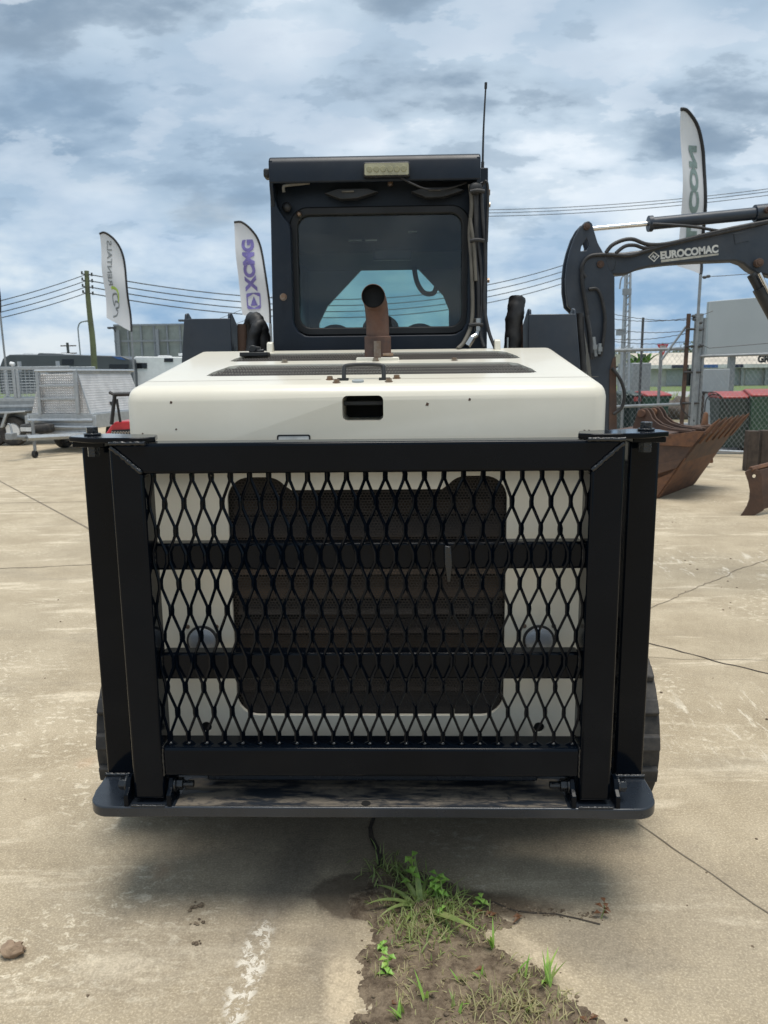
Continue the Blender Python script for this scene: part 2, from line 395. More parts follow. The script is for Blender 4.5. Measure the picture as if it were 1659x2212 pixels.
# timber-brown grit film on the bumper top
mt, b, p, out = newmat('bumper_dusty'); v = b.obj()
st = b.map(v, scale=(2.2, 10, 1)); n = b.noise(st, 2.4, 8, .68)
band = b.math('MULTIPLY', b.rng(n, .42, .56), b.rng(b.noise(v, 42, 5, .7), .25, .52))
b.put(p.inputs['Base Color'], b.mix(b.math('MULTIPLY', band, .6), (.022,.027,.035), (.25,.205,.15)))
b.put(p.inputs['Roughness'], b.math('MULTIPLY_ADD', band, .5, .33)); b.put(p.inputs['Normal'], b.bump(n, .15, .005))

# concrete yard
mt, b, p, out = newmat('concrete'); P = b.geo()
n_big = b.noise(P, .55, 5, .55); n_mid = b.noise(P, 2.6, 7, .65); n_fine = b.noise(P, 42, 5, .72); n_grit = b.noise(P, 150, 3, .7)
c = b.mix(b.rng(n_mid, .32, .70), (.375,.305,.205), (.53,.445,.315))
c = b.mix(b.math('MULTIPLY', b.rng(n_big, .42, .66), .45), c, (.37,.31,.22))
c = b.mix(b.math('MULTIPLY', b.rng(n_fine, .40, .66), .42), c, (.235,.188,.122))
c = b.mix(b.math('MULTIPLY', b.rng(n_grit, .50, .70), .45), c, (.66,.57,.42))
# worn pale laitance flecks in patches, pulled out sideways further off
fl = b.noise(b.map(P, rot=(0,0,.5), scale=(1, 1.5, 1)), 21, 6, .72, .6)
pt = b.rng(b.noise(b.map(P, loc=(4.3, 1.2, 0)), 1.05, 5, .6), .47, .62)
c = b.mix(b.math('MULTIPLY', b.math('MULTIPLY', b.rng(fl, .53, .62), pt), .75), c, (.72,.64,.49))
st = b.noise(b.map(P, rot=(0,0,-.12), scale=(.55, 2.6, 1)), 1.7, 8, .68, .4)
c = b.mix(b.math('MULTIPLY', b.rng(st, .54, .66), .60), c, (.70,.61,.46))
st2 = b.noise(b.map(P, loc=(3, 5, 0), rot=(0,0,.25), scale=(.5, 1.7, 1)), 1.3, 8, .66, .3)
c = b.mix(b.math('MULTIPLY', b.rng(st2, .55, .68), .45), c, (.28,.235,.17))
WOB = b.noise(P, 9, 5, .65)
def blot(cx, cy, sx, sy, rot, n, lo, hi, wob=.5, sc=7):
    """irregular patch of its own shape at a place on the slab"""
    q = b.map(b.vmath('SUBTRACT', P, (cx, cy, 0)), rot=(0,0,-rot)); q = b.vmath('DIVIDE', q, (sx, sy, 1))
    dd = b.math('ADD', b.vmath('LENGTH', b.vmath('MULTIPLY', q, (1,1,0))), b.math('MULTIPLY', b.math('SUBTRACT', WOB, .5), wob*2))
    return b.rng(dd, lo, hi, 1., 0.)
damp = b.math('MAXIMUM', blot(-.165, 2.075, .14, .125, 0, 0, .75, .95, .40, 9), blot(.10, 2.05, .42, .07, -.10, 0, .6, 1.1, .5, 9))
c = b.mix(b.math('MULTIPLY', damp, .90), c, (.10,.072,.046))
oil = blot(-.38, 2.16, .09, .30, -.25, 0, .3, 1.3, .6, 8)
c = b.mix(b.math('MULTIPLY', oil, .70), c, (.12,.105,.085))
oil2 = blot(-.22, 1.80, .10, .22, .0, 0, .2, 1.2, .7, 10)
c = b.mix(b.math('MULTIPLY', oil2, .40), c, (.14,.12,.095))
c = b.mix(b.math('MULTIPLY', blot(.52, 1.86, .22, .13, -.5, 0, .2, 1.2, .7, 8), .45), c, (.17,.15,.12))
rim = b.math('MULTIPLY', blot(-.17, 1.72, .06, .16, .1, 0, .35, 1.1, .6, 12), .75)
c = b.mix(rim, c, (.62,.51,.355))
c = b.mix(b.math('MULTIPLY', blot(.36, 1.83, .16, .045, -.9, 0, .3, 1.1, .6, 12), .65), c, (.60,.50,.355))
# flaking remains of white line paint
pm = b.math('MULTIPLY', blot(-.42, 1.77, .045, .24, -.05, 0, .5, 1.15, .5, 8), b.rng(b.noise(P, 30, 8, .78, .6), .50, .55))
# pale dashes where a crawler has scuffed the slab
sf = b.math('MULTIPLY', blot(1.62, 3.25, .75, .42, .1, 0, .4, 1.2, .6, 8), b.rng(b.noise(b.map(P, rot=(0,0,.18), scale=(11, 1.9, 1)), 1.6, 5, .7), .56, .64))
c = b.mix(b.math('MULTIPLY', sf, .7), c, (.72,.65,.52))
sf = b.math('MULTIPLY', blot(2.4, 6.1, 1.2, .5, .1, 0, .4, 1.2, .6, 8), b.rng(b.noise(b.map(P, rot=(0,0,-.3), scale=(7, 1.6, 1)), 1.5, 5, .7), .55, .64))
c = b.mix(b.math('MULTIPLY', sf, .7), c, (.74,.68,.56))
# faint orange rust bleeds
for cx, cy, s, a in ((-1.15, 3.05, .09, .35), (-1.3, 2.86, .05, .22), (-.78, 2.18, .05, .25)):
    c = b.mix(b.math('MULTIPLY', blot(cx, cy, s, s*1.3, 0, 0, .1, 1.2, .6, 14), a), c, (.42,.20,.09))
c = b.mix(b.math('MULTIPLY', blot(-.10, 2.42, .95, .34, 0, 0, .3, 1.2, .5, 8), .55), c, (.19,.155,.115))  # dirt plus the shade under the bumper plate, painted into the slab colour
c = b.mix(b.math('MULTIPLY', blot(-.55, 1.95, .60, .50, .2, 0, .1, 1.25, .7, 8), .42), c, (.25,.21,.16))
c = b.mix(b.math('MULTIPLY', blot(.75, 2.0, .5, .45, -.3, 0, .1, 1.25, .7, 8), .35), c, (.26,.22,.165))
gr = b.math('MULTIPLY_ADD', n_fine, .75, b.math('MULTIPLY', n_grit, .55))
c = b.mix(1, c, b.mix(b.rng(gr, .45, .85), (.70,.69,.68), (1.18,1.18,1.18)), 'MULTIPLY')
c = b.mix(b.math('MULTIPLY', pm, .7), c, (.80,.75,.65))
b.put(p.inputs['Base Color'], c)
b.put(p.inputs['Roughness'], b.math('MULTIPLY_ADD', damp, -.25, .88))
h = b.math('ADD', b.math('MULTIPLY', n_fine, .6), b.math('MULTIPLY', n_grit, .4)); b.put(p.inputs['Normal'], b.bump(h, .35, .004))

# bare damp soil
mt, b, p, out = newmat('soil'); P = b.geo()
n1 = b.noise(P, 24, 6, .7); n2 = b.noise(P, 150, 4, .7)
c = b.mix(b.rng(n1, .36, .64), (.095,.066,.042), (.26,.20,.135)); c = b.mix(b.math('MULTIPLY', b.rng(n2, .5, .75), .5), c, (.30,.235,.165))
b.put(p.inputs['Base Color'], c); p.inputs['Roughness'].default_value = .9; b.put(p.inputs['Normal'], b.bump(b.math('ADD', n1, n2), .9, .008))

mat('lamp_silver', (.78,.80,.83), .3, metal=.1)
mat('fence_wire', (.42,.44,.45), .5, metal=.3)

mat('cab_trim', (.13,.155,.165), .6, col2=(.10,.12,.13), scale=5)

# ------------------------------------------------------------------ ground
bm = bm_(); box(bm, -400, 400, -60, 900, -.6, -.03); structure('terrain', bm, 'verge_grass')
bm = bm_()
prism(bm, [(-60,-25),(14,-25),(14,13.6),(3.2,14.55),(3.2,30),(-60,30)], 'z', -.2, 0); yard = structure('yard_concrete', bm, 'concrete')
bm = bm_(); prism(bm, [(3.3,14.75),(14.2,13.75),(60,13.2),(60,21.5),(3.3,21.5)], 'z', -.2, -.004); structure('driveway', bm, 'asphalt_grey')
bm = bm_(); prism(bm, [(3.3,21.6),(60,21.6),(60,40),(3.3,40)], 'z', -.2, .06); structure('verge', bm, 'verge_dirt')
bm = bm_(); box(bm, 3.3, 60, 21.5, 21.62, -.2, .10); structure('kerb', bm, 'road_pale', bevel=.02)
bm = bm_(); prism(bm, [(-200,44),(300,44),(300,56),(-200,56)], 'z', -.1, .0); structure('road', bm, 'road_pale')

def strip(pts, wd, z=.003, jit=.0, name='crack', mt='mud_crack'):
    bm = bm_(); pts = [Vector((p[0], p[1], 0)) for p in pts]; full = []
    for a, c in zip(pts, pts[1:]):
        n = max(2, int((c-a).length/.05)) if jit else 1
        for k in range(n): full.append(a.lerp(c, k/n))
    full.append(pts[-1]); L = []
    for i, q in enumerate(full):
        d = (full[min(i+1, len(full)-1)] - full[max(i-1, 0)]).normalized(); s = Vector((-d.y, d.x, 0))
        q = q + s*jit*(mnoise.noise(Vector((q.x*6, q.y*6, 1)))+.6*mnoise.noise(Vector((q.x*19, q.y*19, 4))))
        hw = wd/2*(1+(.7*mnoise.noise(Vector((q.x*23, q.y*23, 7))) if jit else 0))
        L.append((bm.verts.new(q+s*hw+Vector((0,0,z))), bm.verts.new(q-s*hw+Vector((0,0,z)))))
    for a, c in zip(L, L[1:]): bm.faces.new((a[0], a[1], c[1], c[0]))
    return structure(name, bm, mt, yard)
jd = Vector((.56, -.83))
strip([(-6.1-jd.x*14, 11.32-jd.y*14), (-6.1, 11.32), (-3.34, 7.78), (-2.4, 6.5)], .022, name='slab_joint', mt='joint')
strip([(.80, 2.45), (1.045, 2.0), (1.9, .5)], .0045, name='slab_joint', mt='joint', jit=.004)
strip([(-12, 8.9), (-2.0, 9.5)], .014, name='slab_joint', mt='joint')
strip([(-12, 5.3), (-6, 5.55), (-1.3, 6.4)], .012, name='slab_joint', mt='joint', jit=.02)
strip([(1.25, 4.06), (1.5, 4.0), (2.6, 3.98)], .004, name='crack', jit=.01, mt='joint')
strip([(1.30, 4.33), (1.45, 4.19), (1.62, 4.02), (1.87, 3.8), (2.3, 3.6)], .010, name='crack', jit=.03)
strip([(1.2, 4.5), (2.6, 5.9), (4.2, 7.2)], .006, name='crack', jit=.03, mt='joint')
strip([(-.125, 2.75), (-.122, 2.47), (-.108, 2.26), (-.09, 2.12)], .016, name='crack', jit=.03)
strip([(.20, 2.03), (.36, 2.0), (.55, 1.975)], .006, name='crack', jit=.03)

# bare patch of soil where the slab is broken out
outline = [gnd(*q) for q in ((800,1862),(850,1872),(920,1880),(985,1908),(1010,1945),(1060,1968),(1120,1990),(1115,2008),(1050,2022),(1075,2050),(1135,2075),(1190,2110),(1235,2150),(1290,2195),(1345,2250),(1370,2340),(1360,2480),(760,2480),(735,2330),(742,2235),(772,2180),(775,2110),(762,2060),(800,2035),(800,2005),(765,1992),(745,1960),(755,1930),(790,1915))]
poly = [(q.x, q.y) for q in outline]
def sdist(x, y):
    ins = False; best = 9
    for i in range(len(poly)):
        x1, y1 = poly[i]; x2, y2 = poly[(i+1) % len(poly)]
        if (y1 > y) != (y2 > y) and x < (x2-x1)*(y-y1)/(y2-y1)+x1: ins = not ins
        dx, dy = x2-x1, y2-y1; t = max(0, min(1, ((x-x1)*dx+(y-y1)*dy)/(dx*dx+dy*dy)))
        best = min(best, math.hypot(x-x1-t*dx, y-y1-t*dy))
    return best if ins else -best
def soilz(x, y):
    s = sdist(x, y) + .022*mnoise.noise(Vector((x*22, y*22, 0))) + .012*mnoise.noise(Vector((x*60, y*60, 2)))
    h = max(-.02, min(1, s/.05)*.014 - .003)
    return h + (.008*mnoise.noise(Vector((x*17, y*17, 5))) + .006*abs(mnoise.noise(Vector((x*55, y*55, 9)))) + .004*mnoise.noise(Vector((x*120, y*120, 3))))*max(0, min(1, s/.03+.3)), s
bm = bm_(); xs = [q[0] for q in poly]; ys = [q[1] for q in poly]; st_ = .006; grid = {}
nx = int((max(xs)-min(xs)+.1)/st_); ny = int((max(ys)-min(ys)+.1)/st_)
for j in range(ny):
    for i in range(nx):
        x = min(xs)-.05+i*st_; y = min(ys)-.05+j*st_; z, s = soilz(x, y)
        if s > -.03: grid[i, j] = bm.verts.new((x, y, z))
for (i, j), v in list(grid.items()):
    q = [grid.get((i+1, j)), grid.get((i+1, j+1)), grid.get((i, j+1))]
    if all(q): bm.faces.new((v, *q))
soil = tag(obj('soil', bm, 'soil', smooth=60), kind='structure')

def blade(bm, p, yaw, lean, L, wd, curl=1.0, n=5):
    p = Vector(p); d = Vector((math.cos(yaw), math.sin(yaw), 0)); s = Vector((-d.y, d.x, 0)); prev = None; ang = lean; q = p.copy()
    for k in range(n+1):
        t = k/n; hw = wd/2*(min(1, .55+t*1.8) if t < .3 else 1-((t-.3)/.7)**1.6*.97)
        mid = q - Vector((0,0,hw*.35))
        row = [bm.verts.new(q+s*hw), bm.verts.new(mid), bm.verts.new(q-s*hw)]
        if prev:
            for a in range(2): bm.faces.new((prev[a], prev[a+1], row[a+1], row[a]))
        prev = row; ang2 = ang + curl*t
        q = q + (d*math.sin(ang2)+Vector((0,0,math.cos(ang2))))*(L/n)
def tuft(bm, c, n, L, wd, spread=.02, lean=.7, curl=1.0):
    for _ in range(n):
        x = c[0]+random.gauss(0, spread); y = c[1]+random.gauss(0, spread)
        blade(bm, (x, y, max(0, soilz(x, y)[0])-.004), random.uniform(0, 6.28), random.uniform(.05, lean), L*random.uniform(.5, 1.15), wd*random.uniform(.6, 1.2), random.uniform(.2, curl))
def leaflet(bm, p, yaw, L, wd, droop=.3):
    p = Vector(p); d = Vector((math.cos(yaw), math.sin(yaw), .25)); s = Vector((-d.y, d.x, 0)).normalized()
    a = bm.verts.new(p); e = bm.verts.new(p+d*L-Vector((0,0,droop*L))); m1 = p+d*L*.5
    l = bm.verts.new(m1+s*wd/2+Vector((0,0,.15*wd))); r = bm.verts.new(m1-s*wd/2+Vector((0,0,.15*wd))); c = bm.verts.new(m1)
    for f in ((a,c,l),(a,r,c),(c,e,l),(c,r,e)): bm.faces.new(f)
def G(px, py): q = gnd(px, py); return (q.x, q.y)
# the big strap-leaved weed
cx, cy = G(905, 1965); wd_ = thing('weed', 'large strap-leaved grass weed at the head of the soil patch below the bumper', 'weed', (cx, cy, 0))
for yaw, lean, L, w2, cu in ((2.7,.9,.14,.013,1.1),(3.3,.8,.15,.013,1.3),(3.7,.7,.13,.012,1.6),(2.2,.8,.12,.014,.8),(1.75,.55,.13,.014,.6),(-.85,1.12,.22,.020,.35),(.6,.8,.11,.012,.9),(2.95,1.1,.10,.012,.7),(4.4,.8,.09,.012,1.0),(1.2,.8,.10,.012,.8)):
    bm = bm_(); blade(bm, (random.gauss(0,.006), random.gauss(0,.006), .0), yaw, lean, L*1.15, w2*1.35, cu, 7); obj('leaf', bm, 'weed_leaf', wd_)
def herb(px, py, label, h, n, L, mt='weed_bright', lean=(0,0)):
    x, y = G(px, py); t = thing('weed', label, 'weed', (x, y, 0), group='small weeds in the soil patch')
    top = Vector((lean[0], lean[1], h)); bm = bm_(); tube(bm, [(0,0,-.005), top*.5+Vector((.004,0,0)), top], .0016, 5, smooth=3); obj('stem', bm, 'weed_leaf', t)
    for k in range(n):
        q = top*(.35+.65*k/max(1, n-1)); bm = bm_(); a = k*2.4
        leaflet(bm, q, a, L*1.25*random.uniform(.8, 1.1), L*.8); leaflet(bm, q, a+math.pi, L*1.25, L*.8); obj('leaf', bm, mt, t)
herb(890, 1935, 'tall thin broad-leaved weed rising behind the strap-leaved clump', .13, 4, .028)
herb(930, 1950, 'bushy bright green clover-like weed just right of the tall thin weed', .085, 6, .024, lean=(.02,.01))
herb(952, 1952, 'bright broad-leaved weed at the right side of the grassy clump', .075, 5, .024)
herb(955, 1990, 'small round-leaved weed among thin grass right of the strap leaves', .04, 4, .018)
herb(826, 2055, 'small bright weed on the left edge of the soil patch', .02, 4, .017)
herb(830, 2125, 'trailing bright weed on the left side of the soil, below the smallest one', .05, 6, .019, lean=(.01,.04))
herb(1297, 1985, 'single reddish weed sprouting from the crack at the far right', .045, 3, .020, 'leaf_brown', lean=(.012,.01))
herb(1040, 1960, 'pale green seedling on the damp concrete right of the clump', .03, 3, .022)
for px, py, n, L, label in ((1065,2048,5,.075,'upright wide-bladed grass sprout in the middle of the soil patch'),(1120,2110,3,.085,'yellowish leaning grass sprout right of the middle of the soil'),
        (1180,2130,12,.085,'dense green grass tuft on the right edge of the soil'),(912,2160,4,.085,'yellow-green grass sprout low in the soil patch'),(1010,2130,4,.05,'short grass sprout beside the brown leaf'),(1140,2195,4,.05,'tiny grass sprout near the bottom right of the soil'),(865,2205,6,.05,'spreading grass sprout at the bottom left of the soil'),(985,2185,5,.055,'short grass sprout at the bottom middle of the soil'),(1040,2120,5,.05,'small grass sprout just left of the yellowish leaning one')):
    x, y = G(px, py); t = thing('grass_sprout', label, 'grass', (x, y, 0), group='grass sprouts in the soil patch')
    for k in range(n):
        bm = bm_(); blade(bm, (random.gauss(0,.008), random.gauss(0,.008), .004), random.uniform(0,6.28), random.uniform(.08,.6), L*random.uniform(.7,1.1), .009*random.uniform(.7,1.2), random.uniform(.1,.9)); obj('leaf', bm, 'weed_bright' if k % 3 else 'weed_leaf', t)
bm = bm_()
for px, py, n, L in ((840,1885,60,.06),(870,1900,60,.06),(905,1925,50,.07),(950,1945,60,.08),(975,1965,45,.07),(960,2000,40,.06),(900,2015,60,.055),(930,2035,60,.05),(870,2030,40,.045),(1000,1990,30,.05),(850,1960,25,.05),(820,1875,40,.05),(990,1985,50,.05),(935,1975,60,.06),(1020,2000,30,.04),(890,1985,50,.05)): tuft(bm, G(px, py), int(n*.8), L*1.0, .0042, .036, 1.35, 1.4)
tag(obj('grass_mat', bm, 'weed_leaf'), 'fine tangled green grass around the strap-leaved weed', 'grass', kind='stuff')
bm = bm_()
for _ in range(260):
    x = random.uniform(-.13, .45); y = random.uniform(1.35, 2.06)
    if sdist(x, y) > .01: tuft(bm, (x, y), random.randint(3, 8), random.uniform(.018, .045), .0032, .012, 1.4, 1.5)
for _ in range(50):
    x, y = G(random.gauss(1110, 60), random.gauss(2185, 25)); tuft(bm, (x, y), 5, .05, .0035, .012, 1.2, 1.4)
for px, py, n in ((905,2010,40),(945,1990,40),(890,2030,40)): tuft(bm, G(px, py), n, .065, .003, .035, 1.4, 1.2)
tag(obj('dry_grass', bm, 'grass_dry'), 'short dry grass and straw scattered over the bare soil', 'grass', kind='stuff')
def lump(bm, c, r, sq=.6, amp=.35, seedv=0):
    vs = bmesh.ops.create_icosphere(bm, subdivisions=3, radius=r)['verts']
    for v in vs:
        k = 1+amp*mnoise.noise(v.co/r*1.6+Vector((seedv*3.1,seedv,0)))+amp*.5*mnoise.noise(v.co/r*4+Vector((seedv,0,5)))
        v.co = Vector((v.co.x*k, v.co.y*k*.85, v.co.z*k*sq)) + Vector(c)
x, y = G(28, 2062); bm = bm_(); lump(bm, (x, y, .016), .031, .62, .45, 3)
single('dirt_clod', bm, 'clod', 'fist-sized brown clod of dirt on the concrete at bottom left', 'clod', (x, y, 0), smooth=50)
for i, (px, py, r, lb) in enumerate(((430,1962,.012,'upper crumb of dark dirt on the concrete left of the soil'),(428,1998,.010,'middle crumb of dark dirt on the concrete left of the soil'),(425,2045,.009,'lowest crumb of dark dirt on the concrete left of the soil'))):
    bm = bm_(); x, y = G(px, py)
    for k in range(7): lump(bm, (x+random.gauss(0,r), y+random.gauss(0,r*.9), r*.3), r*random.uniform(.25,.65), .6, .5, i*7+k)
    single('dirt_crumb', bm, 'soil', lb, 'dirt', (x, y, 0), group='dirt crumbs on the concrete', smooth=50)
bm = bm_()
for k in range(150):
    x = random.uniform(-2.5, 2.8); y = random.uniform(1.3, 8)
    if abs(x) < .9 and y > 2.2: continue
    lump_r = random.uniform(.002, .005)*(1+y*.10); vs = bmesh.ops.create_icosphere(bm, subdivisions=1, radius=lump_r)['verts']
    for v in vs: v.co = Vector((v.co.x*random.uniform(.7,1.6), v.co.y*random.uniform(.7,1.6), v.co.z*.6)) + Vector((x, y, lump_r*.3))
for k in range(220):
    x = random.uniform(-.14, .5); y = random.uniform(1.4, 2.1)
    if sdist(x, y) > -.03:
        r = random.uniform(.0015, .006); vs = bmesh.ops.create_icosphere(bm, subdivisions=1, radius=r)['verts']
        for v in vs: v.co = Vector((v.co.x*random.uniform(.6,1.6), v.co.y, v.co.z*.7)) + Vector((x, y, max(0, soilz(x, y)[0])+r*.3))
for k in range(160):
    t = random.random(); x = .18+t*.38+random.gauss(0,.01); y = 2.035-t*.06+random.gauss(0,.014); r = random.uniform(.001,.0045); vs = bmesh.ops.create_icosphere(bm, subdivisions=1, radius=r)['verts']
    for v in vs: v.co = Vector((v.co.x*random.uniform(.6,1.8), v.co.y, v.co.z*.7)) + Vector((x, y, r*.3))
tag(obj('grit', bm, 'soil', smooth=50), 'loose dark grit and soil crumbs scattered on the concrete', 'grit', kind='stuff')
bm = bm_()
for px, py in ((1030,1985),(1055,1988),(1080,1980),(1000,1975),(1025,2105),(860,2180),(1250,2205),(1275,2212),(1180,2205),(1100,1990),(1130,1988)):
    x, y = G(px+random.uniform(-8,8), py); leaflet(bm, (x, y, .012), random.uniform(0,6.28), .035, .014, .35)
tag(obj('dead_leaves', bm, 'leaf_brown'), 'curled brown dead leaves lying along the crack and soil', 'leaves', kind='stuff')

# ------------------------------------------------------------------ track loader (x measured from the machine's centre line)
XM = -.102
L_ = thing('track_loader', 'cream and black compact track loader seen from behind with heavy black rear guard', 'track loader', (XM, 2.95, 0))
ORG[L_.name] = Vector((0, 2.95, 0))
def part(name, bm, mt, parent=L_, **kw): return obj(name, bm, mt, parent, **kw)

# hood
def hz_(Y): return 1.515+(Y-2.15)*.1538
bm = bm_(); prism(bm, [(2.15,1.285),(2.15,1.515),(2.93,hz_(2.93)),(2.93,1.285)], 'x', -.683, .665)
bm.edges.ensure_lookup_table(); es = []
for e in bm.edges:
    a, c = e.verts[0].co, e.verts[1].co
    if max(a.z, c.z) < 1.3: continue                         # bottom edges stay sharp
    if min(a.y, c.y) > 2.9 and abs(a.x-c.x) > .1: continue    # far top edge
    if min(a.y, c.y) > 2.9 and abs(a.z-c.z) > .1: continue    # far upright edges
    es.append(e)
bmesh.ops.bevel(bm, geom=es, offset=.040, segments=6, profile=.5, affect='EDGES')
hood = part('hood', bm, 'cream_paint')
def slotpoly(y0, y1, xn, xf, r=.03):
    o = []
    for s in (1, -1):
        q = [(xn-.02, y0), (xn, y0+.012), (xn-.004, y0+(y1-y0)*.35), (xf, y1-.03), (xf-.03, y1)]
        if s < 0: q = [(-x, y) for x, y in q][::-1]
        o += q
    return o
SL = [slotpoly(2.345, 2.575, .50, .47), slotpoly(2.655, 2.855, .495, .468)]
cuts = []
for p_ in SL:
    c_ = bm_(); prism(c_, p_, 'z', 1.45, 1.9); bmesh.ops.translate(c_, verts=c_.verts, vec=(0, -2.95, 0)); cuts.append(c_)
HP = rrect(-.071, .043, 1.419, 1.488, .014)
c_ = bm_(); prism(c_, [(x, z) for x, z in HP], 'y', 2.05, 2.30); bmesh.ops.translate(c_, verts=c_.verts, vec=(0, -2.95, 0)); cuts.append(c_)
boolean_cut(hood, cuts)
me = hood.data
me.polygons.foreach_set('use_smooth', [True]*len(me.polygons)); me.set_sharp_from_angle(angle=rad(28))
if not me.materials: me.materials.append(MATS['cream_paint'])
# perforated corrugated vents set into the hood slots
for p_ in SL:
    y0 = min(q[1] for q in p_); y1 = max(q[1] for q in p_)
    def ins(x, y, p_=p_):
        r = False
        for i in range(len(p_)):
            x1, y1_ = p_[i]; x2, y2_ = p_[(i+1) % len(p_)]
            if (y1_ > y) != (y2_ > y) and x < (x2-x1)*(y-y1_)/(y2_-y1_)+x1: r = not r
        return r
    bm = bm_(); per = (y1-y0)/4
    hexgrid(bm, -.505, .505, y0, y1, .0095, .0036, ins, lambda x, y: (x, y, hz_(y)-.013+.0105*abs(((y-y0)/per) % 1-.5)*2))
    vent = part('vent_grille', bm, 'grille_light', hood)
    bm = bm_(); prism(bm, [(x*.998, y) for x, y in p_], 'z', 1.4515, 1.4535); part('vent_floor', bm, 'pit_black', hood)
bm = bm_(); prism(bm, rrect(-.069, .041, 1.421, 1.486, .013), 'y', 2.285, 2.29); part('latch_recess_back', bm, 'pit_black', hood)
bm = bm_(); box(bm, -.071, .043, 2.19, 2.21, 1.460, 1.472); part('latch_bar', bm, 'black_plastic', hood, bevel=.002)
for (x0, y0_, x1, y1_) in ((.06, 2.262, .66, 2.256), (-.66, 2.256, -.14, 2.262)):
    n = 12; bm = bm_()
    for k in range(n):
        xa, xb = x0+(x1-x0)*k/n, x0+(x1-x0)*(k+1)/n; ya, yb = y0_+(y1_-y0_)*k/n, y0_+(y1_-y0_)*(k+1)/n
        vs = [bm.verts.new((x, y, hz_(y)+.0008)) for x, y in ((xa,ya-.0013),(xb,yb-.0013),(xb,yb+.0013),(xa,ya+.0013))]; bm.faces.new(vs)
    part('panel_seam', bm, 'joint', hood)
# carrying handle
bm = bm_(); zt = hz_(2.25)
tube(bm, [(-.072,2.25,zt-.005),(-.072,2.26,zt+.028),(-.060,2.265,zt+.042),(.030,2.265,zt+.042),(.042,2.26,zt+.028),(.042,2.25,zt-.005)], .0062, 8, smooth=4)
for x in (-.075, .045): box(bm, x-.016, x+.016, 2.238, 2.262, zt-.004, zt+.006)
part('handle', bm, 'black_plastic', hood, smooth=50)
for x, y in ((-.114,2.258),(-.090,2.203),(.058,2.209),(.080,2.268),(-.30,2.62),(.27,2.62),(.006,2.63)):
    bm = bm_(); hexbolt(bm, (x, y, hz_(y)), (0,-.15,1), .0085, .010); part('bolt', bm, 'bolt_steel', hood)
bm = bm_(); c0 = Vector((-.03, 2.214, hz_(2.214)-.002)); tube(bm, [c0, c0+Vector((0,-.001,.007))], .017, 18); part('latch_cap', bm, 'grey_panel', hood, smooth=40)
# antenna base and small tabs
bm = bm_(); zz_ = hz_(2.80); box(bm, -.485, -.385, 2.78, 2.84, zz_-.002, zz_+.012); box(bm, -.455, -.415, 2.80, 2.825, zz_+.012, zz_+.032)
tube(bm, [(-.44,2.79,zz_+.024),(-.44,2.835,zz_+.024)], .013, 12); tube(bm, [(-.425,2.80,zz_+.015),(-.40,2.80,zz_+.018)], .006, 8)
part('camera_mount', bm, 'black_plastic', hood, bevel=.003)
for x in (-.395, .445):
    bm = bm_(); prism(bm, [(2.885,1.625),(2.925,1.63),(2.925,1.655),(2.912,1.668),(2.893,1.662)], 'x', x-.011, x+.011); part('hinge_tab', bm, 'cream_paint', hood, bevel=.003)
# little outlined plate at the foot of the hood
bm = bm_(); holed(bm, rrect(-.256,-.162,1.338,1.382,.006,3), [rrect(-.252,-.166,1.342,1.378,.004,3)], 'y', 2.1475, 2.1497); part('badge_outline', bm, 'ink_black', hood)
bm = bm_(); prism(bm, rrect(-.252,-.166,1.342,1.378,.004,3), 'y', 2.1485, 2.1498); part('badge', bm, 'decal_white', hood)
for x, z, s in ((-.55,1.475,.004),(.165,1.463,.005),(.282,1.475,.004),(-.54,1.40,.003),(-.636,1.388,.003),(.60,1.385,.004),(.613,1.386,.003)):
    bm = bm_(); prism(bm, [(x-s,z-s*.8),(x+s*.6,z-s),(x+s,z+s*.4),(x-s*.3,z+s)], 'y', 2.1494, 2.1499); part('paint_chip', bm, 'rust_dark', hood)
# exhaust
ex = bm_(); zb = 1.59
tube(ex, [(.012,2.69,zb),(.012,2.69,1.69),(.011,2.688,1.735),(.008,2.676,1.772),(.004,2.652,1.792),(.001,2.615,1.799)], [.039]*6, 28, caps=False, smooth=5)
rg = tube(ex, [(.001,2.615,1.799),(.001,2.6145,1.799)], [.039,.0375], 28, caps=False)
pipe = part('exhaust_pipe', ex, 'rust_exhaust', smooth=60)
bm = bm_(); tube(bm, [(.001,2.6150,1.799),(.0025,2.638,1.7955)], .0372, 28, caps=False); tube(bm, [(.0025,2.638,1.7955),(.0026,2.639,1.7953)], .0372, 28); part('exhaust_bore', bm, 'pit_black', pipe)
bm = bm_(); holed(bm, rrect(-.033,.057,2.645,2.735,.03), [circ(.012,2.69,.038,24)], 'z', 1.59, 1.672); part('exhaust_sleeve', bm, 'rust_exhaust', pipe, bevel=.003)
bm = bm_(); box(bm, .0, .024, 2.640, 2.646, 1.60, 1.655); tube(bm, [(.03,2.645,1.61),(.065,2.645,1.61)], .006, 8); part('clamp_bolt', bm, 'bolt_steel', pipe)
bm = bm_(); box(bm, -.06, .085, 2.64, 2.74, hz_(2.69)-.02, hz_(2.69)+.004); part('exhaust_base', bm, 'cream_paint', pipe, bevel=.004)

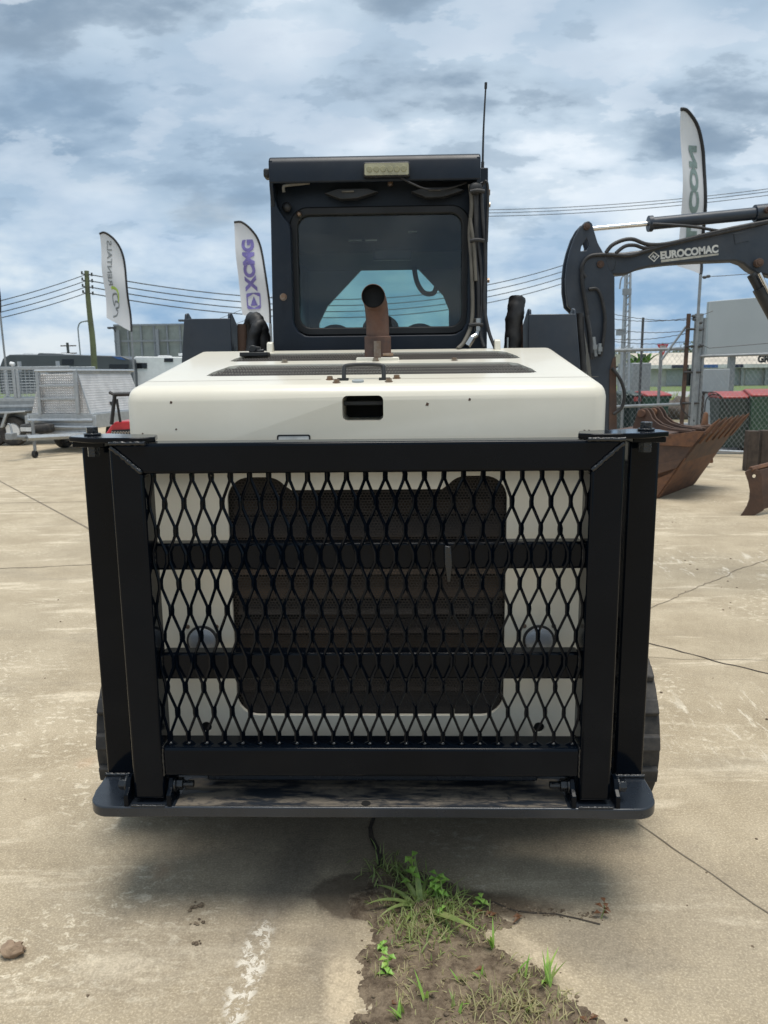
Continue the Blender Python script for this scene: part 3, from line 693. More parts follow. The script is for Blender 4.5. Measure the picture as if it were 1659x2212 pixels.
# rear door with grille
GO = []
def arc(cx, cz, r, a0, a1, n=8): return [(cx+r*math.cos(rad(a0+(a1-a0)*k/n)), cz+r*math.sin(rad(a0+(a1-a0)*k/n))) for k in range(n+1)]
half = arc(.335,.600,.065,-90,0) + arc(.335,1.195,.065,0,90) + arc(.285,1.195,.065,90,140) + [(.215,1.222)]
GO = half + [(-x, z) for x, z in half[::-1]]
GO = [(x-.008, z) for x, z in GO]
bm = bm_(); holed(bm, [(-.672,.467),(.672,.467),(.672,1.283),(-.672,1.283)], [GO, circ(-.505,.497,.016,14), circ(.500,.497,.016,14)], 'y', 2.165, 2.178)
door = part('rear_door', bm, 'cream_paint', bevel=.002)
def ingo(x, z):
    r = False
    for i in range(len(GO)):
        x1, z1 = GO[i]; x2, z2 = GO[(i+1) % len(GO)]
        if (z1 > z) != (z2 > z) and x < (x2-x1)*(z-z1)/(z2-z1)+x1: r = not r
    return r
GO2 = GO
bm = bm_(); hexgrid(bm, -.42, .42, .525, 1.275, .0094, .0040, lambda x, z: ingo(x*.985, .9+(z-.9)*.98), lambda x, z: (x, 2.182, z)); part('perforated_grille', bm, 'grille_metal', door)
for k in range(12):
    z = .555+k*.061; bm = bm_(); dz = .018 if k % 3 else .028
    prism(bm, [(2.20,z-dz),(2.225,z+dz),(2.235,z+dz),(2.21,z-dz)], 'x', -.40, .39); part('louver', bm, 'louver_brown' if k in (3,4,6,7,10) else 'grille_metal', door)
bm = bm_(); box(bm, -.43, .42, 2.26, 2.27, .51, 1.278); part('radiator_core', bm, 'pit_black', door)
bm = bm_(); tube(bm, [(-.02,2.236,.90),(-.02,2.256,.90)], .20, 32); part('fan_shroud', bm, 'louver_brown', door)
for sx in (-1, 1):
    x = .497*sx-.005
    bm = bm_(); tube(bm, [(x,2.166,.772),(x,2.158,.772)], .047, 28); lr = part('lamp_ring', bm, 'black_plastic', door, smooth=40)
    bm = bm_(); tube(bm, [(x,2.159,.772),(x,2.1555,.772)], .040, 28); obj('lamp_reflector', bm, 'lamp_silver', lr, smooth=40)
    bm = bm_(); sphere(bm, (x,2.1545,.772), .040, 24, 12, (1,.18,1)); obj('lamp_lens', bm, 'lens_clear', door, smooth=60)
    for dx in (-.043,.043):
        bm = bm_(); hexbolt(bm, (x+dx,2.165,.815), (0,-1,0), .005, .005); obj('screw', bm, 'bolt_steel', door)
    bm = bm_(); tube(bm, [(.502*sx-.002,2.172,.497),(.502*sx-.002,2.171,.497)], .016, 14); obj('plug', bm, 'pit_black', door)
# body behind and below
bm = bm_(); box(bm, -.48, .48, 2.28, 4.0, .30, 1.285); box(bm, -.66, .66, 2.30, 3.95, .78, 1.284); part('chassis', bm, 'black_plastic', bevel=.01)
bm = bm_(); box(bm, -.48, .48, 2.05, 2.28, .385, .46); part('bumper_beam', bm, 'bumper_paint', bevel=.006)

# ---- rear guard
YF = 1.962
gb = bm_(); YB = YF+.089; zt, zb2 = 1.377, 1.297; xo, xi = .664, .577
prism(gb, [(-xo,zt),(xo,zt),(xi+.001,zb2),(-xi-.001,zb2)], 'y', YF, YB)
for s in (-1, 1): prism(gb, [(s*xo,zt-.0015),(s*xi,zb2-.0015),(s*xi,.377),(s*xo,.377)], 'y', YF, YB)
box(gb, -xi+.0005, xi-.0005, YF+.003, YB-.003, .445, .531)
gate = part('guard_gate', gb, 'black_gloss', bevel=.0085, seg=3)
def bead(a, c, r=.0045, parent=gate, n=None, name='weld_bead'):
    a = Vector(a); c = Vector(c); n = n or max(4, int((c-a).length/.006)); bm = bm_()
    tube(bm, [a.lerp(c, k/n)+Vector((random.gauss(0,.0004),0,random.gauss(0,.0004))) for k in range(n+1)], [r*(1+.18*math.sin(k*2.1)+random.gauss(0,.06)) for k in range(n+1)], 7)
    return obj(name, bm, 'weld_black', parent, smooth=80)
for s in (-1, 1):
    bead((s*(xo-.006), YF+.001, zt-.008), (s*(xi+.003), YF+.001, zb2+.002), .0065)
    bead((s*(xi-.001), YF+.004, .447), (s*(xi-.001), YF+.004, .530), .003)
    bead((s*(xi-.001), YF+.006, .531), (s*(xi-.001), YB-.01, .531), .004)
for z0, z1 in ((1.030,1.104),(.718,.795)):
    bm = bm_(); box(bm, -xi+.001, xi-.001, 2.000, 2.049, z0, z1); cb_ = part('crossbar', bm, 'black_gloss', gate, bevel=.007, seg=3)
    for s in (-1, 1): bead((s*(xi-.003), 1.999, z0+.004), (s*(xi-.003), 1.999, z1-.004), .0045)
# expanded metal screen: every strand a continuous bent bar
PX = .0509; PZ = .0735; Z0 = 1.300; N = 24; ym = 1.990; bm = bm_()
def strand(base, side):
    pts = []; prev = None
    for k in range(0, 12):
        zc = Z0-.012-PZ*k; par = k % 2
        if side > 0: x = base*PX + (.0030 if par == 0 else PX/2-.0030)
        else: x = (base+1)*PX - (.0030 if par == 0 else PX/2-.0030)
        j = .0011
        xx = x - .006*(1-k/11)*0
        for dz, dy in ((.0135,0),(0,0),(-.0135,0)):
            z = zc+dz+random.gauss(0,j*.6)
            if z > 1.302 or z < .528: z = min(1.302, max(.526, z))
            yy = ym + (.0025 if side > 0 else -.0025)*(1 if par == 0 else -1)
            # knocked-in spot right of centre
            q = math.exp(-((xx-.215)**2/.0012+(z-1.03)**2/.012)); yy += .018*q
            pts.append(Vector((xx+random.gauss(0,j*.5)-.010*q, yy, z)))
    return pts
for bse in range(-12, 12):
    for sd_ in (1, -1):
        pts = [q for q in strand(bse, sd_)]
        if min(q.x for q in pts) < -xi-.004 or max(q.x for q in pts) > xi+.004:
            pts = [Vector((max(-xi+.002, min(xi-.002, q.x)), q.y, q.z)) for q in pts]
            if max(q.x for q in pts)-min(q.x for q in pts) < .003: continue
        tube(bm, pts, .0041, 4)
part('expanded_mesh', bm, 'black_gloss', gate, bevel=.0008, seg=1)
for k in range(-11, 12):
    x = k*PX + (PX/2 if 10 % 2 else 0); bm = bm_()
    sphere(bm, (x+random.gauss(0,.001), ym, .534), .0068, 8, 6, (1.1,1.2,.8)); obj('weld_spot', bm, 'weld_black', gate, smooth=80)
bm = bm_(); prism(bm, [(.205,1.10),(.222,1.098),(.226,1.05),(.222,1.00),(.212,1.00),(.206,1.05)], 'y', 1.975, 1.987); part('patch_plate', bm, 'weld_black', gate, bevel=.003)
# corner plates and pins on top
for s in (-1, 1):
    P1 = [(s*.530,1.930),(s*.560,1.918),(s*.70,1.945),(s*.815,2.005),(s*.815,2.055),(s*.72,2.115),(s*.58,2.075)] 
    P1 = [(s*.545,1.978),(s*.582,1.955),(s*.705,1.962),(s*.787,2.012),(s*.787,2.085),(s*.72,2.118),(s*.565,2.06)]
    bm = bm_(); prism(bm, P1 if s > 0 else P1[::-1], 'z', 1.3785, 1.3925); cpn = part('corner_plate', bm, 'black_gloss', gate, bevel=.003)
    bead((s*.565, 1.957, 1.378), (s*.66, 1.959, 1.378), .006)
    bm = bm_(); hexbolt(bm, (s*.742,2.06,1.3925), (0,0,1), .0165, .022); obj('bolt', bm, 'weld_black', gate, bevel=.0015)
    # fixed outer posts
    bm = bm_(); box(bm, *(sorted((s*.715, s*.800))), 2.115, 2.200, .368, 1.361)
    post = part('guard_post', bm, 'black_gloss', bevel=.008, seg=3)
    P2 = [(s*.70,2.03),(s*.784,2.022),(s*.790,2.085),(s*.798,2.21),(s*.70,2.21)]
    bm = bm_(); prism(bm, P2 if s > 0 else P2[::-1], 'z', 1.3625, 1.3775); obj('post_cap', bm, 'black_gloss', post, bevel=.003)
    bm = bm_(); cyl(bm, (s*.742,2.06,1.335), (s*.742,2.06,1.362), .017, seg=6); obj('nut', bm, 'weld_black', post)
    bead((s*.712, 2.112, .369), (s*.803, 2.112, .369), .007, parent=post)
# thick bumper plate with rounded lobes
bl = [(-.55,1.945),(.55,1.945),(.690,1.942)] + arc(.735,2.005,.063,-80,0,7) + [(.803,2.03),(.803,2.115),(.808,2.21),(.60,2.26),(-.60,2.26),(-.808,2.21),(-.803,2.115),(-.803,2.03)] + [(-x, z) for x, z in arc(.735,2.005,.063,-80,0,7)[::-1]] + [(-.690,1.942)]
bm = bm_(); prism(bm, bl, 'z', .333, .365); bump_ = part('bumper_plate', bm, 'bumper_paint', bevel=.004, seg=3)
bm = bm_(); prism(bm, [(-.545,1.949),(.545,1.949),(.545,2.10),(-.545,2.10)], 'z', .3655, .3670); obj('dusty_tread', bm, 'bumper_dusty', bump_)
bm = bm_(); tube(bm, [(-.012,1.962,.3672),(-.012,1.962,.3685)], .013, 16); obj('drain_hole', bm, 'pit_black', bump_)
for s in (-1, 1):
    for xl, d in ((s*.681, s), (s*.561, -s)):
        bm = bm_(); pr = [(1.944,.366),(2.03,.366),(2.03,.40)]+arc(1.992,.412,.026,0,180,6)+[(1.944,.40)]
        prism(bm, pr, 'x', xl-.0065, xl+.0065); obj('hinge_lug', bm, 'black_gloss', bump_, bevel=.002)
        bm = bm_(); hexbolt(bm, (xl+d*.0065,1.99,.410), (d,0,0), .018, .024); 
        if abs(xl) < .6: tube(bm, [(xl+d*.03,1.99,.410),(xl+d*.06,1.99,.410)], .010, 10)
        obj('hinge_bolt', bm, 'weld_black', bump_, bevel=.0015)
    bead((s*.575, 1.9455, .367), (s*.668, 1.9455, .367), .004, parent=bump_)

# ---- tracks
def track(s):
    # belt loop in (y,z): rear idler, top run up to the drive sprocket, front idler
    pts = []
    def A(cy, cz, r, a0, a1, n): 
        for k in range(n+1): t = rad(a0+(a1-a0)*k/n); pts.append((cy+r*math.cos(t), cz+r*math.sin(t)))
    R = .30
    A(2.64,.325,R,270,120,14); A(3.55,.62,.22,110,50,6); A(4.15,.325,R,50,-90,12)
    P = []; 
    for i in range(len(pts)):   # resample evenly
        a, c = Vector(pts[i]), Vector(pts[(i+1) % len(pts)]); n = max(1, int((c-a).length/.04))
        for k in range(n): P.append(a.lerp(c, k/n))
    x0, x1 = sorted((s*.515, s*.925)); bm = bm_(); n = len(P); rings = []
    for i in range(n):
        d = (P[(i+1) % n]-P[i-1]).normalized(); nv = Vector((d.y, -d.x)); nv = -nv if (P[i]-Vector((3.35,.4))).dot(nv) < 0 else nv
        q = P[i]-nv*.028
        rings.append([bm.verts.new((x0,P[i].x,P[i].y)), bm.verts.new((x1,P[i].x,P[i].y)), bm.verts.new((x1,q.x,q.y)), bm.verts.new((x0,q.x,q.y))])
    for i in range(n):
        a, c = rings[i], rings[(i+1) % n]
        for k in range(4): bm.faces.new((a[k], a[(k+1) % 4], c[(k+1) % 4], c[k]))
    belt = part('track_belt', bm, 'rubber', smooth=40)
    # tread lugs
    tot = 0; step = .080; acc = 0
    for i in range(n):
        a, c = P[i], P[(i+1) % n]; L = (c-a).length; acc += L
        if acc >= step:
            acc = 0; d = (c-a).normalized(); nv = Vector((d.y,-d.x)); nv = -nv if (a-Vector((3.35,.4))).dot(nv) < 0 else nv
            bm = bm_(); w0, w1, h_ = .029, .023, .019; vs = []
            for xx in (x0+.004, x1-.004):
                vs.append([bm.verts.new((xx, *(a+d*u+nv*v))) for u, v in ((-w0,-.002),(w0,-.002),(w1,h_),(-w1,h_))])
            for k in range(4): bm.faces.new((vs[0][k], vs[0][(k+1) % 4], vs[1][(k+1) % 4], vs[1][k]))
            bm.faces.new(vs[0]); bm.faces.new(vs[1][::-1]); obj('tread_lug', bm, 'rubber', belt, bevel=.004)
    for cy, cz, r in ((2.64,.325,.25),(4.15,.325,.25),(3.0,.16,.13),(3.25,.16,.13),(3.5,.16,.13),(3.75,.16,.13),(3.55,.62,.17)):
        bm = bm_(); cyl(bm, (s*.60,cy,cz), (s*.86,cy,cz), r, seg=24); obj('roller', bm, 'black_plastic', belt, bevel=.01)
for s in (-1, 1): track(s)
bm = bm_()
for s in (-1, 1): box(bm, *sorted((s*.46, s*.64)), 2.7, 4.1, .28, .50)
part('track_frame', bm, 'black_plastic', bevel=.01)

# ---- lift arm towers behind the hood
for s in (-1, 1):
    bm = bm_(); x0, x1 = s*.605, s*.795
    prism(bm, [(x0,1.30),(x1+s*.05,1.30),(x1+s*.02,1.60),(x1,1.775),(x0,1.775)], 'y', 3.20, 3.215)
    lt = part('lift_arm_tower', bm, 'navy_paint', bevel=.003)
    for xx, w_ in ((x1, -.012), (x0, .012)):
        bm = bm_(); prism(bm, [(3.215,1.30),(3.62,1.30),(3.62,1.60),(3.36,1.745),(3.24,1.800),(3.212,1.795),(3.205,1.775)] , 'x', *sorted((xx, xx+s*w_))); obj('side_plate', bm, 'navy_paint', lt, bevel=.004)
    bm = bm_(); box(bm, *sorted((x0+s*.014, x1-s*.014)), 3.30, 3.62, 1.28, 1.55); obj('arm_box', bm, 'black_plastic', lt)
    bm = bm_(); cyl(bm, (s*.578,3.27,1.45), (s*.570,3.27,1.755), .022, seg=16); obj('lift_cylinder', bm, 'rust_dark', lt, smooth=40)
    # hose bundle in a tattered sleeve
    def sleeve(pts, r, mtn='hose'):
        bm = bm_(); rings = tube(bm, pts, r, 16, smooth=8)
        for i, ring in enumerate(rings):
            cc = sum((v.co for v in ring), Vector())/len(ring)
            for v in ring: v.co = cc+(v.co-cc)*(1+.20*mnoise.noise(v.co*28+Vector((0,0,s*5)))+.12*mnoise.noise(v.co*70))
        obj('hose_sleeve', bm, mtn, lt, smooth=60)
    if s < 0:
        sleeve([(-.575,3.30,1.50),(-.565,3.30,1.65),(-.545,3.29,1.735),(-.525,3.27,1.775),(-.505,3.25,1.765),(-.50,3.24,1.735)], [.030,.034,.034,.034,.030,.026]*8+[.024]*1 if False else .032)
        sleeve([(-.55,3.22,1.45),(-.535,3.22,1.60),(-.520,3.22,1.68),(-.500,3.22,1.735),(-.487,3.23,1.745),(-.478,3.24,1.70),(-.474,3.25,1.60),(-.474,3.25,1.45)], .026)
    else:
        sleeve([(.56,3.26,1.40),(.553,3.26,1.55),(.552,3.26,1.70),(.560,3.26,1.80),(.566,3.27,1.845)], .034)
        bm = bm_(); tube(bm, [(.82,3.25,1.78),(.825,3.25,1.70),(.835,3.25,1.62),(.84,3.25,1.50)], .016, 10, smooth=4); tube(bm, [(.845,3.24,1.77),(.86,3.24,1.70),(.868,3.24,1.62)], .010, 8, smooth=4); obj('hose', bm, 'hose', lt, smooth=60)
        bm = bm_(); cyl(bm, (.52,3.2,1.64), (.52,3.2,1.685), .006, seg=8); obj('pin', bm, 'steel', lt)

# ---- cab
YC = 3.06
ZT = 2.345
bm = bm_()
WO = rrect(-.312,.335,1.712,2.150,.055,8)
holed(bm, [(-.416,1.285),(.426,1.285),(.420,2.30),(-.400,2.30)], [WO], 'y', YC, YC+.03)
cab = part('cab', bm, 'cab_paint', bevel=.004)
bm = bm_()
for s in (-1, 1): bm = bm_(); box(bm, *sorted((s*.380, s*.398+(.02 if s > 0 else 0))), YC+.031, 4.25, 1.285, 2.30); obj('side_wall', bm, 'cab_paint', cab, bevel=.004)
# front wall with screen opening
FO = [(-.33,1.55),(-.33,1.80),(-.285,1.885),(-.10,2.07),(.165,2.07),(.30,1.93),(.33,1.86),(.33,1.55)]
bm = bm_(); holed(bm, [(-.379,1.285),(.379,1.285),(.379,2.29),(-.379,2.29)], [FO], 'y', 4.0, 4.03); obj('front_wall', bm, 'cab_trim', cab)
bm = bm_(); prism(bm, FO, 'y', 4.012, 4.016); obj('windscreen', bm, 'glass_teal', cab)
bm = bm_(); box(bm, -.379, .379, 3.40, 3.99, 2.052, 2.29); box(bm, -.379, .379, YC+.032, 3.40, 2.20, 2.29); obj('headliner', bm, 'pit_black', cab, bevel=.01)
bm = bm_(); box(bm, -.026, .136, 3.36, 3.39, 2.015, 2.06); obj('mirror', bm, 'black_plastic', cab, bevel=.008)
bm = bm_(); box(bm, -.13, -.075, 3.39, 3.397, 2.098, 2.103); box(bm, -.06, -.01, 3.39, 3.397, 2.098, 2.103); box(bm, .12, .16, 3.39, 3.397, 2.13, 2.134); obj('radio_trim', bm, 'decal_white', cab)
bm = bm_()
for x, w_, h_ in ((-.20,.12,1.765),(0,.13,1.80),(.17,.12,1.765)): sphere(bm, (x,3.45,h_-.06), w_*.62, 16, 10, (1,.6,.75))
box(bm, -.22, .22, 3.40, 3.55, 1.30, 1.70); obj('seat', bm, 'black_plastic', cab, smooth=60)
bm = bm_(); tube(bm, [(.15,3.9,2.08),(.165,3.9,1.99),(.20,3.9,1.935),(.245,3.9,1.93),(.262,3.9,1.96)], .012, 8, smooth=5); obj('grab_hose', bm, 'hose', cab, smooth=60)
bm = bm_(); holed(bm, rrect(-.330,.353,1.694,2.168,.07,8), [rrect(-.300,.323,1.724,2.138,.045,8)], 'y', YC-.014, YC-.0005); obj('window_gasket', bm, 'gasket', cab, bevel=.005)
bm = bm_(); prism(bm, rrect(-.304,.327,1.720,2.142,.048,8), 'y', YC+.004, YC+.008); obj('rear_window', bm, 'glass_rear', cab)
# roof and overhanging visor
bm = bm_(); prism(bm, [(2.97,2.325),(2.96,2.318),(2.95,2.300),(2.95,2.232),(2.962,2.232),(2.962,2.295),(3.0,2.312),(4.25,2.312),(4.25,2.335),(3.02,2.335)], 'x', -.386, .382); roof = obj('roof', bm, 'cab_paint', cab, bevel=.008, seg=3)
for s in (-1, 1):
    bm = bm_(); e = .386 if s < 0 else .382
    ck = [(2.952,2.312),(2.952,2.225),(2.962,2.195),(2.99,2.150),(3.035,2.105),(YC-.001,2.085),(YC-.001,2.312)]
    prism(bm, ck, 'x', *sorted((s*(e-.0005), s*(e-.014)))); obj('visor_cheek', bm, 'cab_paint', roof, bevel=.003)
fo = [(-.318,1.755)]+[(-.258+.06*math.cos(rad(t)),1.750+.06*math.sin(rad(t))) for t in (195,225,255,270)]+[(.282+.06*math.cos(rad(t)),1.750+.06*math.sin(rad(t))) for t in (270,285,315,345)]+[(.342,1.755),(.344,2.08),(.350,2.115),(.362,2.15),(.370,2.19),(.372,2.226),(-.374,2.226),(-.372,2.19),(-.362,2.155),(-.340,2.12),(-.322,2.10),(-.318,2.07)]
up = [(-.404,1.30),(.405,1.30),(.398,2.236),(.374,2.230),(.370,2.19),(.362,2.15),(.350,2.115),(.344,2.08),(.342,1.755)]+[(.282+.06*math.cos(rad(t)),1.750+.06*math.sin(rad(t))) for t in (345,315,285,270)]+[(-.258+.06*math.cos(rad(t)),1.750+.06*math.sin(rad(t))) for t in (270,255,225,195)]+[(-.318,1.755),(-.318,2.07),(-.322,2.10),(-.340,2.12),(-.362,2.155),(-.372,2.19),(-.376,2.230),(-.388,2.236)]
bm = bm_(); prism(bm, up, 'y', 2.985, 3.045); obj('rear_frame', bm, 'cab_paint', cab, bevel=.006, seg=3)
bm = bm_(); box(bm, -.36, .36, 2.975, YC-.002, 2.255, 2.268); obj('visor_shelf', bm, 'black_plastic', roof)
for x in (-.10, .22):
    bm = bm_(); prism(bm, [(x-.09,2.207),(x-.04,2.222),(x+.07,2.222),(x+.11,2.209),(x+.03,2.186),(x-.03,2.184)], 'y', 3.0, 3.04); obj('vent_cover', bm, 'black_plastic', roof, bevel=.003)
    bm = bm_(); box(bm, x-.025, x+.02, 2.993, 2.9995, 2.207, 2.212); obj('vent_tab', bm, 'hose_tan', roof)
bm = bm_(); tube(bm, [(-.335,2.97,2.205),(-.335,2.965,2.222),(-.32,2.965,2.228),(-.24,2.97,2.236)], .006, 8, smooth=4); obj('drain_tube', bm, 'hose_tan', roof, smooth=50)
for x, z, mtn in ((-.335,2.165,'hose'),(-.29,2.14,'bolt_steel')):
    bm = bm_(); sphere(bm, (x,3.03,z), .018 if mtn == 'hose' else .011, 10, 8); obj('grommet', bm, mtn, cab, smooth=60)
for x, z in ((-.352,1.835),):
    bm = bm_(); hexbolt(bm, (x,2.985,z), (0,-1,0), .010, .012); obj('bolt', bm, 'bolt_steel', cab)
bm = bm_(); cyl(bm, (.055,2.99,2.225), (.055,2.99,2.25), .010, seg=10); obj('visor_stud', bm, 'bolt_steel', roof)
# six-lens work lamp on the visor
bm = bm_(); prism(bm, rrect(-.041,.127,2.242,2.292,.008,4), 'y', 2.925, 2.9495); lb = obj('work_lamp', bm, 'black_plastic', roof, bevel=.003)
bm = bm_(); prism(bm, rrect(-.036,.122,2.247,2.287,.005,3), 'y', 2.9215, 2.9245); obj('lamp_face', bm, 'lamp_rim', roof)
for k in range(6):
    x = -.018+k*.0245; bm = bm_(); tube(bm, [(x,2.9212,2.267),(x,2.919,2.267)], [.0108,.0092], 16); obj('lamp_lens', bm, 'lamp_yellow', roof, smooth=40)
bm = bm_(); tube(bm, [(.095,2.935,2.24),(.13,2.94,2.222),(.19,2.96,2.205),(.27,2.98,2.212),(.335,2.99,2.232)], .0035, 6, smooth=5); obj('lamp_cable', bm, 'hose', roof, smooth=50)
# hoses down the right rear pillar
for pts, r, mtn in (([(.345,2.970,2.22),(.352,2.970,2.15),(.345,2.970,2.05),(.352,2.960,1.95),(.358,2.960,1.80),(.352,2.950,1.72),(.325,2.930,1.66),(.30,2.910,1.635)], .0075, 'hose_tan'),
                    ([(.36,2.970,2.22),(.368,2.970,2.10),(.366,2.970,1.98),(.378,2.960,1.86),(.382,2.960,1.74)], .008, 'hose'),
                    ([(.372,2.970,2.20),(.372,2.970,2.05),(.386,2.970,1.94),(.392,2.960,1.80),(.386,2.950,1.70),(.40,2.930,1.64)], .0065, 'hose'),
                    ([(.385,2.970,2.21),(.395,2.970,2.08),(.404,2.970,1.95),(.40,2.950,1.80),(.415,2.930,1.70),(.44,2.910,1.63)], .0065, 'hose'),
                    ([(.345,2.950,2.10),(.36,2.950,2.0),(.368,2.950,1.88)], .006, 'hose_tan'),
                    ([(.39,2.980,2.22),(.405,2.970,2.23),(.412,2.980,2.18),(.408,2.970,2.02)], .005, 'hose')):
    bm = bm_(); tube(bm, pts, r, 8, smooth=5); obj('hose', bm, mtn, cab, smooth=60)
for pts, r in (([(.377,2.950,1.745),(.377,2.950,1.70)], .013), ([(.355,2.940,1.675),(.335,2.930,1.645)], .014), ([(.377,2.950,1.70),(.372,2.945,1.685),(.355,2.940,1.675)], .009)):
    bm = bm_(); tube(bm, pts, r, 8 if r < .01 else 6); obj('hose_fitting', bm, 'steel', cab)
for z in (2.02, 1.72, 2.19): bm = bm_(); tube(bm, [(.345,2.945,z),(.37,2.94,z+.003),(.395,2.945,z)], .0075, 7, smooth=3); obj('cable_tie', bm, 'hose', cab, smooth=60)
bm = bm_(); sphere(bm, (.365,2.96,2.205), .022, 10, 8, (1.2,.6,1)); obj('hose_grommet', bm, 'hose', cab, smooth=60)
bm = bm_()
for z in (2.18, 1.90): hexbolt(bm, (.424,3.12,z), (1,0,0), .010, .012)
obj('side_bolts', bm, 'bolt_steel', cab)
bm = bm_(); box(bm, -.412, -.3865, 2.985, 3.04, 2.262, 2.294); obj('side_lamp', bm, 'black_plastic', cab, bevel=.008, seg=3)
bm = bm_(); tube(bm, [(.402,3.1,2.22),(.403,3.1,2.33)], .006, 8); tube(bm, [(.403,3.1,2.33),(.405,3.1,2.45),(.411,3.1,2.59)], [.0042,.0030], 6, smooth=4); cyl(bm, (.411,3.1,2.585), (.4115,3.1,2.606), .0052, seg=8); obj('whip_antenna', bm, 'black_plastic', cab, smooth=50)
bm = bm_(); box(bm, .40, .43, 3.07, 3.14, 2.205, 2.225); obj('antenna_bracket', bm, 'bolt_steel', cab, bevel=.002)

# ------------------------------------------------------------------ excavator arm on the right
YE = 5.5
def E2(px, py, Y=YE): q = at(px, py, Y); return (q.x, q.z)
X_ = thing('mini_excavator', 'dark navy mini excavator with its dipper arm hanging behind the loader hood', 'excavator', (4.3, 5.6, 0), world=True)
dp = [E2(*q) for q in ((1258,484),(1247,496),(1236,516),(1226,545),(1220,571),(1217,600),(1217,632),(1222,664),(1236,678),(1248,688),(1257,717),(1264,750),(1269,778),(1288,960),(1326,960),(1323,778),(1322,600),(1308,580),(1304,560),(1296,546),(1286,528),(1279,505),(1274,487),(1267,481))]
hole = [E2(*q) for q in ((1249,546),(1251,536),(1262,519),(1267,536),(1262,544))]
bm = bm_(); holed(bm, dp, [hole], 'y', YE-.07, YE-.05); dip = obj('dipper_arm', bm, 'navy_paint', X_, bevel=.006)
bm = bm_(); holed(bm, dp, [hole], 'y', YE+.06, YE+.08); obj('dipper_side', bm, 'navy_paint', dip, bevel=.006)
bm = bm_(); prism(bm, [E2(*q) for q in ((1222,600),(1226,660),(1250,680),(1262,720),(1292,955),(1322,955),(1318,605),(1300,600),(1262,620),(1240,600))], 'y', YE-.049, YE+.059); obj('dipper_box', bm, 'navy_paint', dip)
bm = bm_(); prism(bm, [E2(*q) for q in ((1311,800),(1309,960),(1327,960),(1324,770),(1318,774))], 'y', YE-.076, YE-.0705); obj('worn_edge', bm, 'rust_dark', dip)
bm = bm_(); prism(bm, [E2(*q) for q in ((1290,955),(1280,1000),(1300,1040),(1325,1045),(1335,1000),(1326,955))], 'y', YE-.09, YE+.10); box(bm, 1.30, 1.52, 5.42, 5.6, .35, .80); obj('quick_hitch', bm, 'rust_dark', X_, bevel=.01)
bmv = [(1276,590),(1272,572),(1280,556),(1295,549),(1312,547),(1345,547),(1382,542),(1418,529),(1470,518),(1542,505),(1600,490),(1655,476),(1720,462),(1800,480),(1900,560),(2060,760),(2040,790),(1880,660),(1760,620),(1680,604),(1650,596),(1632,594),(1615,585),(1600,572),(1583,566),(1500,569),(1440,573),(1400,578),(1375,584),(1352,594),(1331,596),(1310,594),(1296,598),(1284,597)]
bm = bm_(); prism(bm, [E2(*q) for q in bmv], 'y', YE-.048, YE+.058); boom = obj('boom', bm, 'navy_paint', X_, bevel=.012)
bm = bm_(); prism(bm, [E2(*q, YE-.05) for q in ((1585,505),(1618,498),(1618,520),(1588,527))], 'y', YE-.052, YE-.0485); obj('access_panel', bm, 'navy_paint', boom, bevel=.001)
bm = bm_(); prism(bm, [E2(*q) for q in ((1275,590),(1272,572),(1281,556),(1298,550),(1316,556),(1326,566),(1322,584),(1308,594),(1290,598))], 'y', YE-.058, YE-.0485); obj('pivot_cheek', bm, 'navy_paint', boom, bevel=.005)
for q, r in (((1262,494),.022), ((1291,574),.024), ((1629,571),.028), ((1648,458),.020)):
    c = at(*q, YE); bm = bm_(); tube(bm, [(c.x,YE-.085,c.z),(c.x,YE+.085,c.z)], r, 18); tube(bm, [(c.x,YE-.09,c.z),(c.x,YE-.084,c.z)], r*.55, 12); obj('pivot_pin', bm, 'rust_dark', X_, bevel=.002)
bm = bm_(); tube(bm, [at(1270,495,YE), at(1402,483,YE)], .016, 14); obj('ram_rod', bm, 'chrome', X_, smooth=50)
bm = bm_(); tube(bm, [at(1400,483.5,YE), at(1409,483,YE)], .052, 18); tube(bm, [at(1408,483,YE), at(1634,461,YE)], .041, 20); tube(bm, [at(1630,461,YE), at(1660,458,YE)], .055, 18); obj('ram_barrel', bm, 'navy_paint', X_, smooth=40)
bm = bm_(); tube(bm, [at(1623,593,YE-.1), at(1700,735,YE-.1)], .03, 14); tube(bm, [at(1640,622,YE-.1), at(1780,880,YE-.1)], .045, 16); obj('boom_ram', bm, 'black_plastic', X_, smooth=40)
bm = bm_(); tube(bm, [at(1640,590,YE-.14), at(1690,690,YE-.14)], .014, 10); obj('boom_ram_rod', bm, 'chrome', X_, smooth=40)
for pts, r in ((((1309,546),(1322,530),(1345,519),(1368,517),(1400,528),(1450,525),(1560,498),(1660,478)), .013), (((1330,547),(1350,532),(1372,530),(1400,536),(1470,521)), .012), (((1265,600),(1256,580),(1270,556),(1300,550),(1360,552),(1400,541),(1480,520),(1570,500),(1660,480)), .013),
               (((1258,575),(1258,610),(1266,660),(1275,720),(1281,775)), .013), (((1272,625),(1290,625),(1301,650),(1307,690),(1303,735),(1297,770)), .012), (((1410,484),(1450,486),(1500,490),(1560,499),(1600,492)), .010), (((1322,795),(1340,820),(1349,850),(1343,880),(1325,895)), .012)):
    bm = bm_(); tube(bm, [at(*q, YE-.095) for q in pts], r, 8, smooth=5); obj('hydraulic_hose', bm, 'hose', X_, smooth=60)
